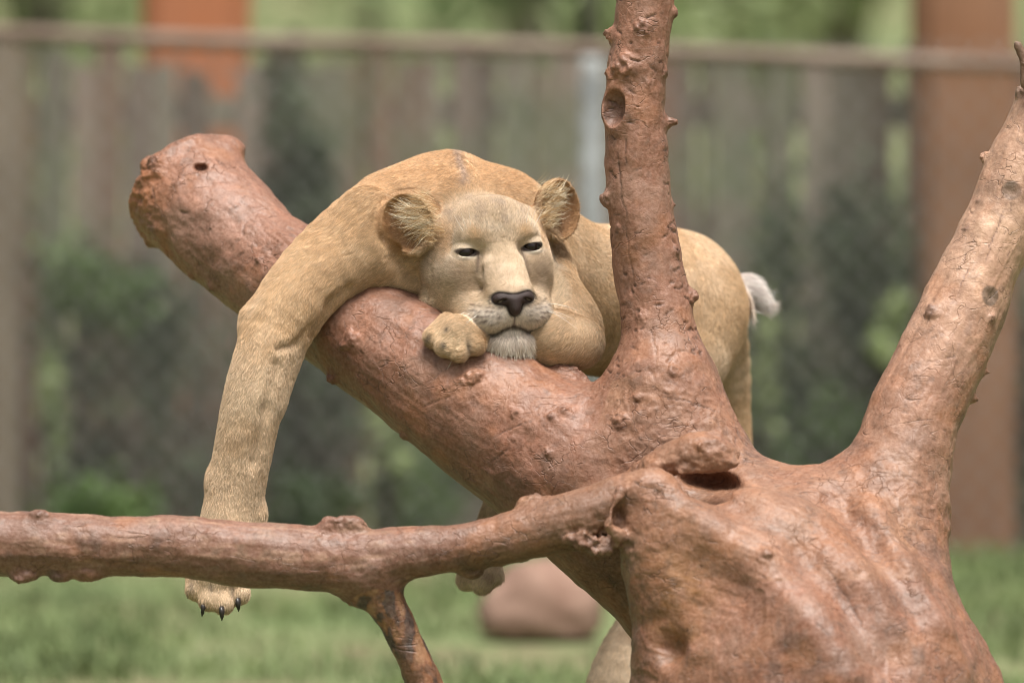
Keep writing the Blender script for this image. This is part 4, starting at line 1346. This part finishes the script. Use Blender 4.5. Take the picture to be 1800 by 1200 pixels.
def flow(p):
    out = np.zeros_like(p)
    for s in range(0, len(p), 40000):
        q = p[s:s + 40000]
        d2 = ((q[:, None] - ANCH_P[None]) ** 2).sum(2)
        w = 1.0 / (d2 + 900.0) ** 2
        out[s:s + 40000] = w @ ANCH_D
    out /= np.linalg.norm(out, axis=1, keepdims=True) + 1e-12
    h = to_head(p)
    w = head_mask(p)[:, None]
    v = h - NOSE_P
    v[:, 2] *= .8
    v[:, 2] -= 30
    v[:, 1] -= 26 * smoothstep(-20, -110, h[:, 1])
    v = v @ HAX
    v /= np.linalg.norm(v, axis=1, keepdims=True) + 1e-9
    out = out * (1 - w) + v * w
    for s, ec, A in EARS:
        q = (p - ec) @ A.T
        m = np.sqrt((q[:, 0] / 50) ** 2 + (q[:, 1] / 56) ** 2)
        e = (smoothstep(1.3, 1.05, m) * (np.abs(q[:, 2]) < 60) * (q[:, 1] > -50))[:, None]
        rad = (q[:, :1] * A[0] + (q[:, 1:2] + 20) * A[1]); rad /= np.linalg.norm(rad, axis=1, keepdims=True) + 1e-9
        out = out * (1 - e) + rad * e
    return out

def sample(verts, quads, nrm, count, weight):
    a, b, c, d = (verts[quads[:, i]] for i in range(4))
    ar = .5 * np.linalg.norm(np.cross(c - a, d - b), axis=1) * weight[quads].mean(1)
    cum = np.cumsum(ar)
    f = np.searchsorted(cum, rng.random(count) * cum[-1])
    u, v = rng.random((count, 1)), rng.random((count, 1))
    q = quads[f]
    W = [(1 - u) * (1 - v), u * (1 - v), u * v, (1 - u) * v]
    p = sum(verts[q[:, i]] * W[i] for i in range(4))
    n = sum(nrm[q[:, i]] * W[i] for i in range(4))
    return p, n / (np.linalg.norm(n, axis=1, keepdims=True) + 1e-9)

def strands(name, pts, tint, radius, mat, parent):
    """pts N,S,3 in metres"""
    N, S = pts.shape[:2]
    cu = bpy.data.hair_curves.new(name)
    cu.add_curves([S] * N)
    cu.attributes['position'].data.foreach_set('vector', pts.astype(np.float32).ravel())
    r = cu.attributes.get('radius') or cu.attributes.new('radius', 'FLOAT', 'POINT')
    prof = np.linspace(1, .25, S)[None] * np.asarray(radius).reshape(-1, 1)
    r.data.foreach_set('value', np.broadcast_to(prof, (N, S)).astype(np.float32).ravel())
    t = cu.attributes.new('tint', 'FLOAT_COLOR', 'CURVE')
    c4 = np.ones((N, 4), np.float32); c4[:, :3] = tint
    t.data.foreach_set('color', c4.ravel())
    return child(name, cu, mat, parent)

fm = NT('lion_fur')
FUR = fm.out(fm.attr('tint').outputs['Color'], .62, None, .22)

hl = to_head(lv)
dhead = head_dist(hl)
wgt = .35 + 1.0 * smoothstep(.5, -.3, ln[:, 1]) + 2.6 * smoothstep(1.3, 1.0, dhead) * smoothstep(.4, -.2, ln[:, 1])
NF_ = 420000
hp, hn = sample(lv, lq, ln, NF_, wgt)
# no fur on the eyes, nose leather and lips
hh = to_head(hp)
keep = np.ones(len(hp), bool)
for s, e in zip((-1, 1), EYES):
    keep &= ~((((hh[:, 0] - e[0]) / 20) ** 2 + ((hh[:, 1] - e[1]) / 8.5) ** 2 < 1) & (hh[:, 2] > -30))
keep &= ~((NF.at(hp) < 1.0))
keep &= ~((np.abs(hh[:, 0]) < 4) & (hh[:, 1] > -136) & (hh[:, 1] < -105) & (hh[:, 2] > 40))
hp, hn, hh = hp[keep], hn[keep], hh[keep]
N = len(hp)
fl = flow(hp) + .16 * rng.normal(size=(N, 3)) + .22 * np.stack([fbm(hp / 28.0, 2, 200 + i) for i in range(3)], 1)
fl -= hn * (fl * hn).sum(1, keepdims=True)
fl /= np.linalg.norm(fl, axis=1, keepdims=True) + 1e-9
inH = head_mask(hp)
ln_ = np.full(N, 9.0)
ln_ = ln_ * (1 - inH) + inH * 6.5
ln_ = np.where((inH > .5) & (np.abs(hh[:, 0]) < 34) & (hh[:, 1] < 10) & (hh[:, 1] > -95) & (hh[:, 2] > -10), 3.6, ln_)
ln_ = np.where((inH > .5) & (hh[:, 1] < -92) & (hh[:, 1] > -142) & (hh[:, 2] > 20), 5.0, ln_)
for e in EYES:
    ln_ = np.where((np.hypot(hh[:, 0] - e[0], (hh[:, 1] - e[1]) * 1.4) < 27) & (hh[:, 2] > -35), 2.6, ln_)
chin = (inH > .4) & (hh[:, 1] < -152) & (hh[:, 2] > -10) & (np.abs(hh[:, 0]) < 56)
ln_ = np.where(chin, 20.0, ln_)
ruff = (inH > .2) & (np.abs(hh[:, 0]) > 78) & (hh[:, 2] < -60) & (hh[:, 1] < 30)
ln_ = np.where(ruff, 17.0, ln_)
lift = np.where(chin, .75, np.where(inH > .5, .34, .36)) + .12 * fbm(hp / 12.0, 2, 215)
ear_in = np.zeros(N, bool)
for s, ec, A in EARS:
    q = (hp - ec) @ A.T
    m = np.sqrt((q[:, 0] / 50) ** 2 + (q[:, 1] / 56) ** 2)
    E = (m < 1.15) & (np.abs(q[:, 2]) < 60) & (q[:, 1] > -46)
    ln_ = np.where(E, 4.5, ln_)
    ear_in |= E
paw = (hp[:, 1] < 60) & (((hp[:, 2] < P(0, 980, 0)[2]) & (hp[:, 0] < -400)) | ((np.abs(hp[:, 0] + 95) < 70) & (np.abs(hp[:, 2] - P(0, 595, 0)[2]) < 50) & (hh[:, 2] > 20) & (hh[:, 1] < -120)))
ln_ = np.where(paw & ~chin, 8.0, ln_)
tl = np.linalg.norm((hp - P(1318, 515, 695)) * np.array([1, .6, 1.]), axis=1) < 44
ln_ = np.where(tl, 34.0, ln_)
ln_ *= rng.uniform(.65, 1.2, N)
ln_ *= 1 + .35 * fbm(hp / 40.0, 2, 211)
t0 = fl * np.cos(lift)[:, None] + hn * np.sin(lift)[:, None]
t1 = fl * .97 + hn * .12
p1 = hp + t0 * (ln_ * .5)[:, None]
p2 = p1 + t1 * (ln_ * .5)[:, None]
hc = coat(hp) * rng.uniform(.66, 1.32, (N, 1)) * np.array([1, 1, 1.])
light = rng.random(N) < .12
hc[light] = hc[light] * .7 + np.array([.78, .68, .52]) * .3
hc = np.clip(hc, .01, .95)
pts = np.stack([hp - hn * .6, p1, p2], 1) / 1000.0
rad = np.where(inH > .4, .00024, .00032)
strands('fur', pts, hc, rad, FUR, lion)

# long pale hair inside the ears
for s, ec, A in EARS:
    n = 330
    a = rng.uniform(-1.0, 1.0, n); b = rng.uniform(-1, 1, n)
    # rooted along the inner (head side) edge and the floor of the cup, sweeping out and up
    root = np.stack([-s * (36 - 16 * rng.random(n)) + 0 * a, -34 + 56 * rng.random(n), 4 + 10 * rng.random(n)], 1)
    root[:, 0] += -s * -6 * (root[:, 1] / 40)
    dirv = np.stack([s * rng.uniform(.5, 1.1, n), rng.normal(.35, .38, n), rng.uniform(.05, .5, n)], 1)
    dirv /= np.linalg.norm(dirv, axis=1, keepdims=True)
    Lh = rng.uniform(20, 52, n) if s < 0 else rng.uniform(18, 42, n)
    curl = np.stack([s * .2 * np.ones(n), rng.normal(.3, .5, n), -rng.uniform(.2, .8, n)], 1)
    P5 = []
    for t in np.linspace(0, 1, 5):
        loc = root + dirv * (Lh * t)[:, None] + curl * (Lh * t * t * .45)[:, None]
        P5.append(ec + loc @ A)
    P5 = np.stack(P5, 1) / 1000.0
    c = np.where(rng.random((n, 1)) < .55, np.array([[.94, .84, .64]]), np.array([[.56, .34, .15]])) * rng.uniform(.8, 1.15, (n, 1))
    strands('ear_hair', P5, c, np.full(n, .00030), FUR, lion)

for s, ec, A in EARS:
    n = 520
    root = np.stack([-s * rng.uniform(26, 62, n), rng.uniform(-56, 34, n), rng.uniform(-4, 28, n)], 1)
    dirv = np.stack([s * rng.uniform(.4, 1.0, n), rng.normal(.5, .35, n), rng.uniform(.0, .5, n)], 1)
    dirv /= np.linalg.norm(dirv, axis=1, keepdims=True)
    Lh = rng.uniform(14, 30, n)
    PT = np.stack([ec + (root + dirv * (Lh * t)[:, None] + np.array([s * .1, .15, -.5]) * (Lh * t * t * .5)[:, None]) @ A for t in np.linspace(0, 1, 4)], 1) / 1000.0
    c = np.where(rng.random((n, 1)) < .6, np.array([[.52, .32, .15]]), np.array([[.82, .66, .44]])) * rng.uniform(.75, 1.15, (n, 1))
    strands('ear_tuft', PT, c, np.full(n, .00028), FUR, lion)

# tuft on the chin
n = 1500
cand = np.where(chin & (hn @ HF > -.1) & (hh[:, 1] < -150))[0]
root = hh[rng.choice(cand, n)]
clump = np.round(root[:, :1] / 7) * .03 + rng.normal(0, .16, (n, 1))
d = np.concatenate([root[:, :1] * .006 + clump, -1.0 + 0 * clump, .55 + rng.normal(0, .22, (n, 1))], 1)
d /= np.linalg.norm(d, axis=1, keepdims=True)
Lh = rng.uniform(12, 27, n)
PC = np.stack([HO + (root + d * (Lh * t)[:, None] + np.array([0, -.15, -.1]) * (Lh * t * t)[:, None]) @ HAX for t in np.linspace(0, 1, 4)], 1) / 1000.0
cc = np.where(rng.random((n, 1)) < .7, np.array([[.88, .80, .67]]), np.array([[.58, .44, .29]])) * rng.uniform(.75, 1.1, (n, 1))
strands('chin_hair', PC, cc, np.full(n, .00030), FUR, lion)

# whiskers
W = []; 
for s in (-1, 1):
    for uu in (-101, -110, -119, -128):
        for j in range(3):
            rr = 40 + 10 * j
            r0 = hw(s * rr, uu, 52 - 12 * j)
            d = HR * s * 1.0 + HU * (-.35 + .25 * rng.normal() * .6 + (uu + 115) * .012) + HF * .25
            d /= np.linalg.norm(d); ll = rng.uniform(45, 85)
            W.append([r0 + d * ll * t - HU * (ll * .28 * t * t) + HF * 0 for t in np.linspace(0, 1, 5)])
    for j in range(3):
        r0 = hw(s * (48 + 6 * j), 26, -4); d = HU * 1.0 + HR * s * (.15 + .2 * j) + HF * .25; d /= np.linalg.norm(d)
        W.append([r0 + d * 46 * t for t in np.linspace(0, 1, 5)])
W = np.array(W) / 1000.0
strands('whiskers', W, np.tile([[.92, .88, .80]], (len(W), 1)), np.full(len(W), .00048), FUR, lion)
